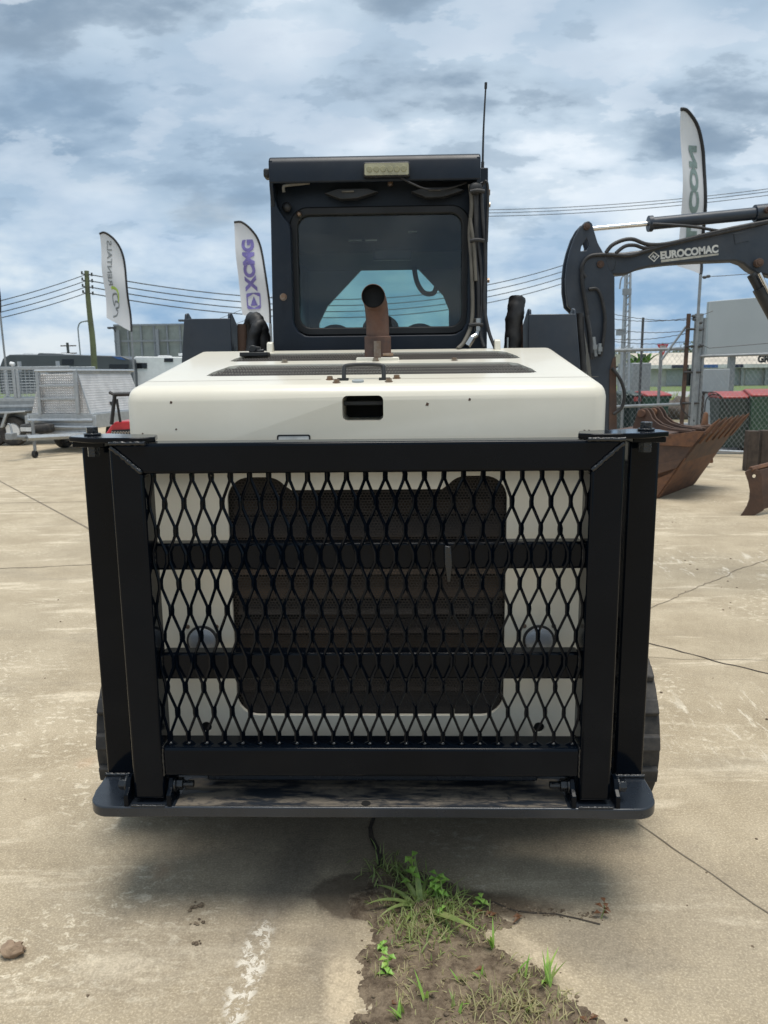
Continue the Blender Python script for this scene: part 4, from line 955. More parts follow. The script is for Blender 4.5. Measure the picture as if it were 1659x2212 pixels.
for a, c in (((1282,728),(1287,770)), ((1296,742),(1294,765))):
    bm = bm_(); tube(bm, [at(*a, YE-.10), at(*c, YE-.10)], .014, 6); tube(bm, [at((a[0]+c[0])/2, (a[1]+c[1])/2-4, YE-.10), at((a[0]+c[0])/2, (a[1]+c[1])/2+6, YE-.10)], .022, 6); obj('coupling', bm, 'galv_dull', X_)
def lay_text(body, p0, p1, h, Y, mt, parent, bold=.0, name='lettering', mirror=False):
    """flat lettering whose baseline runs p0 -> p1 (pixels) on the plane Y, h tall"""
    a, c = at(*p0, Y), at(*p1, Y); bm, x0, x1, y0, y1 = textbm(body, 1.0, bold)
    ux = (c-a); uz = Vector((-ux.normalized().z, 0, ux.normalized().x))*h
    for v in bm.verts:
        t = (v.co.x-x0)/(x1-x0); s = (v.co.y-y0)/(y1-y0); q = a+ux*t+uz*s; v.co = (q.x, Y+(-.0008 if v.co.z > 0 else .0008), q.z)
    return obj(name, bm, mt, parent)
lay_text('EUROCOMAC', (1427,560.5), (1552,545.5), .052, YE-.0505, 'decal_white', boom, .05)
bm = bm_(); prism(bm, [E2(*q, YE-.05) for q in ((1428,561.5),(1552,547),(1552,551),(1428,567))], 'y', YE-.0505, YE-.0488); obj('decal_strip', bm, 'label_tape', boom)
bm = bm_(); holed(bm, [E2(*q, YE-.05) for q in ((1400,555),(1412,543),(1425,553),(1413,566))], [[E2(*q, YE-.05) for q in ((1403,555),(1412,546),(1422,553.5),(1413,563))]], 'y', YE-.0505, YE-.0488); obj('emblem', bm, 'decal_white', boom)
bm = bm_(); prism(bm, [E2(*q, YE-.05) for q in ((1406,557),(1411,549),(1414,554),(1419,551),(1414,560),(1411,555))], 'y', YE-.0505, YE-.0488); obj('emblem_bolt', bm, 'decal_white', boom)
# house, cab and tracks of the excavator, beyond the right edge of the picture
bm = bm_(); prism(bm, [(3.7,4.9),(5.6,4.9),(5.75,5.1),(5.75,6.1),(5.6,6.3),(3.7,6.3)], 'z', .62, 1.35); obj('engine_house', bm, 'navy_paint', X_, bevel=.06, seg=3)
bm = bm_(); box(bm, 4.1, 5.2, 5.75, 6.28, 1.36, 2.35); obj('operator_cab', bm, 'window_dark', X_, bevel=.05)
bm = bm_(); box(bm, 3.5, 3.8, 5.3, 5.75, .55, 1.0); obj('swing_bracket', bm, 'navy_paint', X_, bevel=.03)
for y in (4.75, 6.05):
    bm = bm_(); prism(bm, rrect(3.8, 5.9, 0, .52, .25, 6), 'y', y, y+.38); obj('crawler_track', bm, 'rubber', X_, bevel=.02)
bm = bm_(); box(bm, 4.3, 5.3, 5.13, 6.05, .2, .62); obj('undercarriage', bm, 'black_plastic', X_, bevel=.03)

# ------------------------------------------------------------------ rusty buckets on the slab, right
BA = Vector((3.057, 9.342, 0)); BWv = Vector((.6, .8, 0)); BHv = Vector((.8, -.6, 0)); BW = 1.437
def bprism(prof, w0, w1):
    bm = bm_(); A = [bm.verts.new(BHv*u+BWv*w0+Vector((0,0,z))) for u, z in prof]; B = [bm.verts.new(BHv*u+BWv*w1+Vector((0,0,z))) for u, z in prof]
    bm.faces.new(A); bm.faces.new(B[::-1]); n = len(prof)
    for i in range(n): bm.faces.new((A[(i+1) % n], A[i], B[i], B[(i+1) % n]))
    return bm
def shell(line, th, w0, w1):
    inn = []
    for i in range(len(line)):
        a = Vector(line[max(0, i-1)]); c = Vector(line[min(len(line)-1, i+1)]); d = (c-a).normalized(); inn.append((line[i][0]+d.y*-th*-1*-1, line[i][1]+d.x*th))
    return bprism(line+inn[::-1], w0, w1)
BG = 'rusty excavator buckets on the slab'
t = thing('excavator_bucket', 'plain-lipped rusty bucket lying on the slab underneath the toothed bucket', 'bucket', BA, group=BG)
floor_l = [(.30,.51),(.22,.36),(.10,.16),(.03,.04),(0,.0),(-.45,.0),(-.68,.12),(-.78,.30),(-.80,.46)]
side_l = [(.30,.51),(.22,.36),(.10,.16),(.03,.04),(0,.0),(-.45,.0),(-.68,.12),(-.78,.30),(-.80,.46),(-.4,.42),(0,.415)]
obj('shell_plate', shell(floor_l, .02, .012, BW-.012), 'rust', t, bevel=.004)
for w0 in (0, BW-.0115): obj('side_plate', bprism(side_l, w0, w0+.0115), 'rust', t, bevel=.003)
obj('wear_strip', bprism([(.305,.512),(.235,.392),(.0,.300),(-.4,.30),(-.4,.425),(0,.420)], -.014, -.0005), 'rust_dark', t, bevel=.003)
obj('lip_plate', bprism([(.318,.520),(.245,.392),(.258,.384),(.334,.516)], .0, BW), 'rust', t, bevel=.003)
t = thing('excavator_bucket', 'toothed rusty bucket with hanger ears stacked on top of the plain-lipped bucket', 'bucket', BA+Vector((0,0,.02)), group=BG)
floor_u = [(.52,.80),(.42,.66),(.30,.47),(.16,.30),(0,.22),(-.40,.20),(-.62,.30),(-.72,.48),(-.70,.66),(-.60,.78)]
side_u = floor_u+[(-.3,.765),(0,.745),(.25,.765),(.42,.80)]
obj('shell_plate', shell(floor_u, .02, .012, BW-.012), 'rust_dark', t, bevel=.004)
for w0 in (0, BW-.0115): obj('side_plate', bprism(side_u, w0, w0+.0115), 'rust_dark', t, bevel=.003)
obj('wear_strip', bprism([(.535,.820),(.40,.635),(0,.635),(-.4,.66),(-.4,.78),(0,.76),(.25,.785),(.42,.82)], -.014, -.0005), 'rust', t, bevel=.003)
obj('top_plate', bprism([(-.60,.79),(-.25,.80),(.10,.77),(.10,.755),(-.25,.785),(-.60,.77)], .02, BW-.02), 'rust_dark', t)
for k in range(6):
    w0 = .03+k*.262; bm = bm_(); d = Vector((.13,.165)).normalized(); base = Vector((.47,.745)); tip = Vector((.665,.965))
    pf = [(.44,.70),(.50,.80),(.60,.915),(.675,.975),(.655,.93),(.56,.79),(.47,.665)]
    obj('tooth', bprism(pf, w0, w0+.085), 'rust', t, bevel=.012)
ear = [(-.50,.76),(-.45,.95),(-.43,1.02),(-.38,1.055),(-.32,1.045),(-.28,1.00),(-.24,.92),(-.15,.855),(.0,.81),(.25,.79),(.25,.76)]
for w0 in (.44, .58, .86, 1.0): obj('hanger_ear', bprism(ear, w0, w0+.028), 'rust_dark', t, bevel=.005)
for w0 in (.41, .83):
    c0 = BHv*-.375+Vector((0,0,.985)); bm = bm_(); tube(bm, [c0+BWv*(w0-.01), c0+BWv*(w0+.23)], .050, 16); obj('hanger_boss', bm, 'rust', t, bevel=.006)
# steel spike standing behind the buckets
t = thing('ripper_tooth', 'rusty steel ripper spike standing behind the toothed bucket by the fence post', 'ripper tooth', (5.15, 12.4, 0), world=True)
bm = bm_(); prism(bm, [E2(*q, 12.4) for q in ((1508,1000),(1512,928),(1518,908),(1522,893),(1525,889),(1529,893),(1529,925),(1534,935),(1540,1000))], 'y', 12.36, 12.46); obj('spike', bm, 'rust', t, bevel=.02)
bm = bm_(); prism(bm, [E2(*q, 12.4) for q in ((1504,920),(1536,916),(1536,921),(1504,926))], 'y', 12.30, 12.52); obj('cross_pin', bm, 'rust_dark', t, bevel=.01)
# worn blade at the right edge
t = thing('grader_blade', 'rusty curved blade with a bolt hole lying at the right edge of the picture', 'blade', gnd(1620, 1112), world=True)
zz2 = lambda x, y, Y=8.2: E2(1330.6+.1979*x, 846.7+.1979*y, Y)
bm = bm_(); holed(bm, [zz2(*q) for q in ((1408,880),(1425,856),(1470,845),(1555,850),(1590,900),(1592,1010),(1600,1100),(1610,1290),(1500,1352),(1440,1360),(1358,1350),(1395,1300),(1430,1240),(1455,1170),(1462,1080),(1445,980))], [[zz2(1507+22*math.cos(k*.6283), 918+20*math.sin(k*.6283)) for k in range(10)]], 'y', 8.19, 8.21); obj('end_plate', bm, 'rust_dark', t, bevel=.004)
bm = bm_(); e0 = [zz2(*q) for q in ((1555,855),(1575,950),(1582,1060),(1580,1180),(1565,1290))]; L = []
dv = Vector((.80, .42, .10)); 
for off in (0, .016):
    L.append([[bm.verts.new(Vector((x+off, 8.205, z))+dv*s) for s in (0, 2.2)] for x, z in e0])
for g in L:
    for a, c in zip(g, g[1:]): bm.faces.new((a[0], a[1], c[1], c[0]))
for k in (0, -1): bm.faces.new((L[0][k][0], L[0][k][1], L[1][k][1], L[1][k][0]))
obj('mouldboard', bm, 'rust_dark', t, smooth=40)
bm = bm_(); a = Vector((zz2(1470,846)[0], 8.2, zz2(1470,846)[1])); tube(bm, [a, a+Vector((.8,.42,.10))*2.2], .03, 6); obj('top_edge', bm, 'rust', t)
# timber sleepers
for x, w_, y, h_, lb in ((1612,24,11.85,931,'left weathered timber sleeper standing on end at the right edge'), (1641,26,11.95,930,'right weathered timber sleeper standing on end at the right edge')):
    a = at(x, 1017, y); c = at(x+w_, 1017, y); zt_ = at(x, h_, y).z
    bm = bm_(); box(bm, a.x, c.x, y, y+.16, 0, zt_); o = single('timber_sleeper', bm, 'timber', lb, 'sleeper', (a.x, y, 0), 'timber sleepers at the right edge', bevel=.012)

# ------------------------------------------------------------------ chain-link fence, gate and posts, right
YP = 14.2
def PT(px, py, Y): return at(px, py, Y)
F0 = gnd(1497, 979); F0 = Vector((at(1497, 900, YP).x, YP, 0))
F1 = Vector((at(1800, 900, 13.0).x, 13.0, 0)); ztop = at(1500, 770, YP).z
def chain(bm, a, c, z0, z1, pitch=.062, r=.0019):
    d = (c-a); L = d.length; d.normalize(); H_ = z1-z0; up = Vector((0,0,1)); nrm = d.cross(up)
    def seg(p, q): tube(bm, [p, q], r, 3, caps=False)
    s = -H_
    while s < L:
        for sg in (1, -1):
            # line from (s,0) to (s+H,H) or mirrored
            x0_, x1_ = s, s+H_*.72; 
            y0_, y1_ = (0, H_) if sg > 0 else (H_, 0)
            lo = max(0, (0-x0_)/(x1_-x0_)); hi = min(1, (L-x0_)/(x1_-x0_))
            if hi > lo: seg(a+d*(x0_+(x1_-x0_)*lo)+up*(z0+y0_+(y1_-y0_)*lo)+nrm*.003*sg, a+d*(x0_+(x1_-x0_)*hi)+up*(z0+y0_+(y1_-y0_)*hi)+nrm*.003*sg)
        s += pitch*1.25
fc = thing('chain_link_fence', 'galvanised chain-link fence running right from the tall grey corner post', 'fence', F0)
ORG[fc.name] = F0
bm = bm_(); tube(bm, [F0+Vector((0,0,ztop)), F1+Vector((0,0,ztop+.03))], .026, 10); obj('top_rail', bm, 'galv_dull', fc, smooth=50)
bm = bm_(); tube(bm, [F0+Vector((0,0,.10)), F1+Vector((0,0,.10))], .026, 10); obj('bottom_rail', bm, 'galv', fc, smooth=50)
bm = bm_(); chain(bm, F0, F1, .05, ztop+.06); tag(obj('wire_mesh', bm, 'fence_wire', fc), kind='stuff')
bm = bm_(); tube(bm, [F1, F1+Vector((0,0,2.3))], .035, 10); obj('end_post', bm, 'galv_dull', fc, smooth=50)
bm = bm_(); tube(bm, [F0+Vector((-.01,0,0)), F0+Vector((0,0,2.52))], .075, 14); post_ = obj('corner_post', bm, 'galv_dull', fc, smooth=50)
bm = bm_(); tube(bm, [F0+Vector((.11,.05,0)), F0+Vector((.12,.05,2.45))], .04, 10); obj('side_post', bm, 'galv_dull', fc, smooth=50)
bm = bm_(); tube(bm, [F0+Vector((-.22,-.05,0)), F0+Vector((-.20,-.05,2.52))], .038, 10); obj('gate_post', bm, 'rust_dark', fc, smooth=50)
bm = bm_(); tube(bm, [F0+Vector((-.62,0,1.72)), F0+Vector((-.22,0,2.3))], .02, 8); obj('brace', bm, 'galv_dull', fc, smooth=50)
bm = bm_()
for z in (.45, .95, 1.5, 1.95, 2.25): tube(bm, [F0+Vector((-.24,-.09,z)), F0+Vector((.06,-.09,z))], .022, 6)
obj('post_clamps', bm, 'black_plastic', fc); bm = None
G1 = Vector((at(1318, 900, 15.2).x, 15.2, 0)); G0 = F0+Vector((-.24,-.02,0))
gt = thing('chain_link_gate', 'chain-link gate with tubular frame between the excavator arm and the corner post', 'gate', G1); ORG[gt.name] = G1
zg = at(1400, 756, 14.7).z; zm = at(1400, 878, 14.7).z
for nm, z in (('top_rail', zg), ('middle_rail', zm), ('bottom_rail', .12)):
    bm = bm_(); tube(bm, [G0+Vector((0,0,z+(.06 if nm == 'middle_rail' else 0))), G1+Vector((-.8,0,z-(.05 if nm == 'middle_rail' else 0)))], .030, 10); obj(nm, bm, 'galv_dull', gt, smooth=50)
for px in (1346, 1423):
    q = at(px, 850, 14.75); bm = bm_(); tube(bm, [(q.x-.0, q.y, .1), (q.x, q.y, zg)], .028, 10); obj('upright', bm, 'galv_dull', gt, smooth=50)
bm = bm_(); chain(bm, G1+Vector((-.8,0,0)), G0, .10, zg+.10, .066); tag(obj('wire_mesh', bm, 'fence_wire', gt), kind='stuff')
# barbed and electric wires above the gate
for k, (ya, yb) in enumerate(((678,691),(711,714),(737,737),(689,687),(733,719))):
    a = at(1322, ya, 15.0); c = at(1490, yb, 14.2); bm = bm_(); n = 24
    tube(bm, [a.lerp(c, i/n)+Vector((0,0,-.05*math.sin(math.pi*i/n)+(.004 if i % 2 else -.004))) for i in range(n+1)], .006, 4)
    tag(obj('barbed_wire', bm, 'wire', fc))
for px, y, zt_, r in ((1386, 17.0, 686, .028),):
    q = at(px, 757, y); zt2 = at(px, zt_, y).z; bm = bm_(); tube(bm, [(q.x, y, 0), (q.x, y, zt2)], r, 8); single('fence_picket', bm, 'wire', 'thin dark steel post rising above the gate', 'post', (q.x, y, 0), smooth=50)
for a, c in (((1510,743),(1532,752)),((1532,752),(1665,741)),((1513,598),(1560,596)),((1560,596),(1640,590)),((1490,690),(1540,672))):
    bm = bm_(); tube(bm, [at(*a, 14.0), at(*c, 14.0)], .006, 4); obj('electric_wire', bm, 'wire', fc)
for px, py in ((1516,746),(1530,597),(1522,599),(1513,712),(1513,697),(1498,683),(1500,690)): bm = bm_(); sphere(bm, at(px, py, 14.0), .035, 8, 6, (1.2,1,.8)); obj('insulator', bm, 'wire', fc)
bm = bm_()
for pts in (((1522,905),(1525,865),(1540,852),(1560,860),(1572,885)),((1524,848),(1545,848),(1562,862),(1575,890)),((1500,910),(1478,890),(1470,870),(1474,855))): tube(bm, [at(*q, 14.05) for q in pts], .010, 6, smooth=5)
obj('cable_loop', bm, 'hose', fc, smooth=50)

# ------------------------------------------------------------------ bins, cabinet, sign and far right background
def bin_(px, py, Y, body, lid, label, rot=0., s=1.0, grp='wheelie bins behind the fence'):
    q = gnd(px, py); q = Vector((at(px, 880, Y).x, Y, -.004)); t = thing('wheelie_bin', label, 'bin', q, rot, grp); 
    bm = bm_(); A = [(-.24,-.27,.08),(.24,-.27,.08),(.24,.25,.08),(-.24,.25,.08)]; B = [(-.29,-.36,.95),(.29,-.36,.95),(.29,.33,.95),(-.29,.33,.95)]
    va = [bm.verts.new(Vector(p)*s) for p in A]; vb = [bm.verts.new(Vector(p)*s) for p in B]; bm.faces.new(va[::-1]); bm.faces.new(vb)
    for i in range(4): bm.faces.new((va[i], va[(i+1) % 4], vb[(i+1) % 4], vb[i]))
    obj('bin_body', bm, body, t, bevel=.03, seg=3)
    bm = bm_(); box(bm, -.305*s, .305*s, -.38*s, .34*s, .90*s, .955*s); obj('rim', bm, body, t, bevel=.012)
    bm = bm_(); prism(bm, [(-.40*s,.957*s),(.38*s,.957*s),(.36*s,1.04*s),(.1*s,1.07*s),(-.38*s,1.0*s)], 'x', -.31*s, .31*s); obj('lid', bm, lid, t, bevel=.02)
    bm = bm_(); tube(bm, [(-.25*s,.42*s,.98*s),(.25*s,.42*s,.98*s)], .018, 8); obj('handle', bm, 'black_plastic', t)
    for sx in (-1, 1): bm = bm_(); tube(bm, [(sx*.25*s,.22*s,.10),(sx*.30*s,.22*s,.10)], .10*s, 16); obj('wheel', bm, 'rubber', t)
    return t
bin_(1352, 905, 18.6, 'bin_dark', 'bin_dark', 'dark green wheelie bin nearest the excavator arm, behind the gate', .15)
bin_(1378, 905, 18.4, 'bin_dark', 'bin_dark', 'dark green wheelie bin with small stickers, second from the excavator arm', .1)
bin_(1405, 905, 18.2, 'bin_green', 'bin_red', 'green wheelie bin with red lid behind the gate', .2)
bin_(1578, 975, 14.95, 'bin_dark', 'bin_red', 'dark wheelie bin with red lid right behind the fence', -.12, 1.06)
bin_(1622, 975, 15.3, 'bin_dark', 'bin_yellow', 'dark wheelie bin with yellow-orange lid, between two red-lidded bins', .1, 1.04)
bin_(1650, 975, 14.75, 'bin_green', 'bin_red', 'green wheelie bin with red lid at the right edge of the picture', -.2, 1.1)
q = at(1378, 862, 17.9); bm = bm_(); box(bm, q.x-.08, q.x+.08, 17.93, 17.95, q.z-.05, q.z+.05); 
single('bin_sticker', bm, 'bin_red', 'small pink notice stuck on a dark bin behind the gate', 'sticker', (q.x, 17.93, q.z))
a = at(1520, 797, 17.0); c = at(1572, 873, 17.0)
t = thing('electrical_cabinet', 'tall pale grey electrical cabinet standing behind the fence', 'cabinet', (a.x, 17.0, 0), world=True)
bm = bm_(); box(bm, a.x, c.x, 17.0, 17.35, .0, a.z); obj('cabinet_body', bm, 'grey_panel', t, bevel=.015)
for z in (.35, .66, .68): 
    bm = bm_(); box(bm, a.x+.01, c.x-.01, 16.994, 16.999, a.z*z, a.z*z+.012); obj('door_seam', bm, 'joint', t)
t = thing('timber_bollard', 'short dark post standing just left of the grey cabinet', 'post', (at(1512,850,16.6).x, 16.6, 0)); bm = bm_(); box(bm, -.08, .08, -.08, .08, 0, 1.05); obj('post', bm, 'timber', t, bevel=.02)
bm = bm_(); box(bm, -.10, .10, -.10, .10, 1.051, 1.09); obj('cap', bm, 'black_plastic', t)
for i, (px, py, r) in enumerate(((1470,860,.55),(1445,868,.35),(1490,865,.45),(1582,845,.55),(1430,872,.3))):
    q = at(px, py, 24+i*.4); bm = bm_(); lump(bm, (q.x, q.y, .25), r, .85, .4, i)
    single('boulder', bm, 'rock', ('large dark boulder left of the corner post behind the gate','small boulder in the middle of the verge rocks','boulder just left of the tall corner post','boulder to the right of the grey cabinet','smallest boulder beside the red-lidded bin')[i], 'boulder', (q.x, q.y, 0), 'boulders on the verge', smooth=60)
# slender lattice camera pole
q = at(1350, 830, 22.0); t = thing('camera_pole', 'slender pale lattice mast with a camera behind the gate', 'mast', (q.x, 22, 0)); zt_ = at(1345, 590, 22).z
for dx, dy in ((-.12,0),(.12,0),(0,.2)):
    bm = bm_(); tube(bm, [(dx,dy,0),(dx*.55-.05,dy*.5,zt_)], [.05,.032], 8); obj('mast_leg', bm, 'galv', t, smooth=50)
bm = bm_()
for k in range(22): z = k*zt_/22; f = 1-.45*k/22; tube(bm, [(-.12*f-.05*k/22,0,z),(.12*f-.05*k/22,0,z+zt_/22)], .018, 5)
obj('lattice', bm, 'galv', t)
bm = bm_(); box(bm, -.30, -.16, -.25, .05, zt_*.60, zt_*.64); obj('camera', bm, 'galv_dull', t); bm = bm_(); box(bm, -.18, .05, -.06, .02, zt_*.86, zt_*.9); obj('junction_box', bm, 'galv_dull', t); bm = bm_(); tube(bm, [(-.05,0,zt_-.02),(-.22,0,zt_*.97),(-.26,0,zt_*.9)], .02, 6, smooth=4); obj('swan_neck', bm, 'galv_dull', t)
# give way sign
q = at(1431, 760, 38); t = thing('give_way_sign', 'triangular red and white give way sign beyond the gate', 'sign', (q.x, 38, 0)); ORG[t.name] = Vector((q.x, 38, 0))
tri = [E2(*p_, 38) for p_ in ((1419,744),(1444,743),(1432,768))]; tr2 = [E2(*p_, 38) for p_ in ((1424,746.8),(1439.5,746.2),(1432,762))]
bm = bm_(); holed(bm, tri, [tr2], 'y', 37.97, 38.0); obj('red_border', bm, 'sign_red', t)
bm = bm_(); prism(bm, tr2, 'y', 37.98, 37.995); obj('white_field', bm, 'sign_white', t)
lay_text('GIVE', (1426.5,752.0), (1437,751.6), .07, 37.965, 'ink_black', t, .02); lay_text('WAY', (1428.5,757), (1435.5,756.7), .06, 37.965, 'ink_black', t, .02)
bm = bm_(); z_ = at(1432, 744, 38).z; tube(bm, [(q.x,38.04,0),(q.x,38.04,z_+.08)], .04, 8); obj('sign_post', bm, 'galv_dull', t)
# plain hoarding and the sale building beyond the road
a = at(1533, 651, 33); c = at(1800, 770, 33); t = thing('billboard', 'big blank grey billboard panel at the right edge', 'billboard', (a.x, 33, 0), world=True)
bm = bm_(); prism(bm, [(a.x,at(1533,770,33).z),(c.x,at(1533,770,33).z+.1),(c.x,at(1659,640,33).z+.2),(a.x,a.z)], 'y', 33, 33.3); obj('panel', bm, 'board_grey', t, bevel=.02)
for px in (1580, 1700): q = at(px, 760, 33.5); bm = bm_(); box(bm, q.x-.12, q.x+.12, 33.31, 33.55, 0, 3.5); obj('support_post', bm, 'galv_dull', t)
YB_ = 75; a = at(1400, 780, YB_); t = thing('showroom_building', 'long pale showroom with a sign band across the road at the right', 'building', (a.x, YB_, 0), world=True)
x0 = at(1395, 800, YB_).x; x1 = at(1990, 800, YB_).x; zr = at(1560, 765, YB_).z; zs = at(1560, 787, YB_).z; zw = at(1560, 795, YB_).z
bm = bm_(); box(bm, x0, x1, YB_, YB_+20, -.1, zw); obj('wall', bm, 'wall_pale', t)
bm = bm_(); prism(bm, [(YB_-.6,zs),(YB_+6,zr+.3),(YB_+20,zr+.3),(YB_+20,zs)], 'x', x0, x1); obj('roof', bm, 'roof_pale', t)
bm = bm_(); box(bm, x0, x1, YB_-.9, YB_-.62, zw, zs); obj('sign_band', bm, 'sign_white', t)
for u0, u1, mt_ in ((1452,1488,'sign_navy'),(1521,1551,'sign_blue'),(1580,1606,'sign_navy')):
    p0 = at(u0, 788, YB_-1); p1 = at(u1, 795, YB_-1); bm = bm_(); box(bm, p0.x, p1.x, YB_-.96, YB_-.905, zw+.04, zs-.02); obj('sign_panel', bm, mt_, t)
lay_text('GR', (1636,784), (1664,783.5), .74, YB_-1.6, 'ink_black', t, .07)
for px in range(1500, 1900, 52):
    q = at(px, 800, YB_-.5); bm = bm_(); box(bm, q.x-.12, q.x+.12, YB_-.55, YB_-.3, -.1, zw-.01); obj('column', bm, 'galv_dull', t)
for u in (1440, 1480, 1560, 1610, 1650, 1700):
    p0 = at(u, 800, YB_); bm = bm_(); box(bm, p0.x, p0.x+1.6, YB_-.05, YB_-.005, .05, zw-.12); obj('window', bm, 'window_dark' if u in (1480,) else 'grey_panel', t)
# sage container with banana leaves, weeds
a = at(1366, 784, 30); c = at(1405, 830, 30)
bm = bm_(); box(bm, a.x, c.x, 30, 32, -.0, a.z); single('shed', bm, 'galv_dull', 'grey-green steel shed behind the camera mast', 'shed', (a.x, 30, 0), bevel=.03)
def tree(px, Y, w_, h_, label, mt_='leaf_dark', n=900, base=0., leaf=.35, cat='tree', name='tree'):
    q = at(px, 800, Y); t = thing(name, label, cat, (q.x, Y, base), group='trees beyond the yard')
    bm = bm_(); tube(bm, [(0,0,-.2),(w_*.05,0,h_*.35),(0,0,h_*.8)], [h_*.03,h_*.012], 7, smooth=3)
    for k in range(5): a_ = k*1.3; tube(bm, [(0,0,h_*(.3+.08*k)),(math.cos(a_)*w_*.3,math.sin(a_)*w_*.3,h_*(.55+.07*k))], [h_*.012,h_*.004], 5)
    obj('trunk', bm, 'bark', t)
    bm = bm_(); cl = [(random.gauss(0,w_*.24), random.gauss(0,w_*.24), h_*random.uniform(.4,.92)) for _ in range(14)]
    for _ in range(n):
        cx, cy, cz = random.choice(cl); p = Vector((cx+random.gauss(0,w_*.12), cy+random.gauss(0,w_*.12), min(h_, cz+random.gauss(0,h_*.08))))
        a_ = Vector((random.gauss(0,1),random.gauss(0,1),random.gauss(0,1))).normalized(); b_ = a_.orthogonal().normalized(); s = leaf*random.uniform(.5,1.2)
        bm.faces.new([bm.verts.new(p+a_*s), bm.verts.new(p+b_*s*.5), bm.verts.new(p-a_*s), bm.verts.new(p-b_*s*.5)])
    obj('crown', bm, mt_, t); return t
for px, Y, w_, h_, lb in ((1500,140,9,6.2,'dark tree just right of the corner post, beyond the showroom'),(1462,150,12,5.0,'low dark tree behind the give way sign'),(1440,150,10,4.6,'low dark tree left of the give way sign'),(1520,150,10,5.6,'dark tree left of the blank billboard'),(1335,120,7,4.8,'dark tree behind the gate next to the excavator arm'),(1410,150,9,4.2,'low dark tree behind the steel shed')):
    tree(px, Y, w_, h_, lb)
for px, h_, lb in ((1372,2.55,'bright green broad-leaved plant left of the shed roof'),(1390,2.75,'bright green broad-leaved plant above the shed roof')):
    q = at(px, 800, 33); t = thing('banana_plant', lb, 'plant', (q.x, 33, 0), group='bright green plants behind the shed')
    bm = bm_(); tube(bm, [(0,0,0),(0,0,h_*.8)], .08, 8); obj('stem', bm, 'leaf_dark', t)
    for k in range(8): bm = bm_(); blade(bm, (0,0,h_*.55), k*.8, .35, h_*.38, .30, 1.0, 6); obj('leaf', bm, 'leaf_bright', t)
for px, py, w_, lb in ((1452,858,.9,'wild grassy bush by the rocks behind the gate'),(1425,850,.7,'smaller wild bush beside the red-lidded bin')):
    q = at(px, py, 25); t = thing('bush', lb, 'bush', (q.x, 25, .05), group='wild bushes on the verge'); bm = bm_()
    for _ in range(240): blade(bm, (random.gauss(0,w_*.3),random.gauss(0,w_*.3),0), random.uniform(0,6.28), random.uniform(.05,.6), random.uniform(.5,1.1)*w_, .04, random.uniform(.2,.9), 4)
    obj('blades', bm, 'weed_leaf', t)

# ------------------------------------------------------------------ feather flags
def flag(label, Y, left, polepts, mark, mast_px):
    mast_to = Vector((at(*mast_px, Y).x, Y, .03)); root = thing('feather_flag', label, 'flag', (mast_to.x, Y, 0), group='feather flags', world=True)
    def even(pts, n=60):
        C_ = catmull([at(*q, Y) for q in pts], 10); ls = [0]
        for a, c in zip(C_, C_[1:]): ls.append(ls[-1]+(c-a).length)
        o = []; j = 0
        for i in range(n+1):
            t = ls[-1]*i/n
            while j < len(ls)-2 and ls[j+1] < t: j += 1
            o.append(C_[j].lerp(C_[j+1], (t-ls[j])/max(1e-9, ls[j+1]-ls[j])))
        return o
    R_ = 60; K_ = 12; Lc = even(left, R_); Pc = even(polepts, R_); xp = Pc[-1].x; zp = Pc[-1].z; sc = (Pc[0].z-zp)
    def wave(p): return Vector((p.x, p.y+sc*(.020*math.sin((p.z-zp)/sc*11+(p.x-xp)/sc*9)+.014*math.sin((p.x-xp)/sc*26+(p.z-zp)/sc*4)), p.z))
    bm = bm_(); g = [[bm.verts.new(wave(Lc[r].lerp(Pc[r], k/K_))) for k in range(K_+1)] for r in range(R_+1)]
    for r in range(R_):
        for k in range(K_): bm.faces.new((g[r][k], g[r][k+1], g[r+1][k+1], g[r+1][k]))
    obj('cloth', bm, 'flag_cloth', root, smooth=80)
    bm = bm_(); tube(bm, [wave(p) for p in Pc], sc*.011, 8); obj('pole_sleeve', bm, 'ink_black', root, smooth=60)
    bm = bm_(); tube(bm, [wave(Pc[-1]), mast_to], .026, 8); obj('mast', bm, 'galv_dull', root, smooth=60)
    bm = bm_(); mb = mast_to; box(bm, mb.x-.2, mb.x+.2, mb.y-.2, mb.y+.2, 0, .03); obj('base_plate', bm, 'galv_dull', root)
    def place(bm, TL, TR, BR, BL, mt_, mirror=False, nm='lettering'):
        """text runs up the flag inside the given corners"""
        xs = [v.co.x for v in bm.verts]; ys = [v.co.y for v in bm.verts]; x0, x1, y0, y1 = min(xs), max(xs), min(ys), max(ys)
        TL, TR, BR, BL = (at(*q, Y) for q in (TL, TR, BR, BL))
        for v in bm.verts:
            u = (v.co.x-x0)/(x1-x0); w_ = (v.co.y-y0)/(y1-y0); s_ = w_ if mirror else 1-w_
            p = wave(BL.lerp(BR, s_).lerp(TL.lerp(TR, s_), u)); v.co = p+Vector((0, -.014 if v.co.z > 0 else -.006, 0))
        obj(nm, bm, mt_, root)
    mark(place); return root
def dense(body, bold):
    bm = textbm(body, 1.0, bold)[0]
    bmesh.ops.subdivide_edges(bm, edges=[e for e in bm.edges if e.calc_length() > .12], cuts=2); bmesh.ops.triangulate(bm, faces=bm.faces); return bm
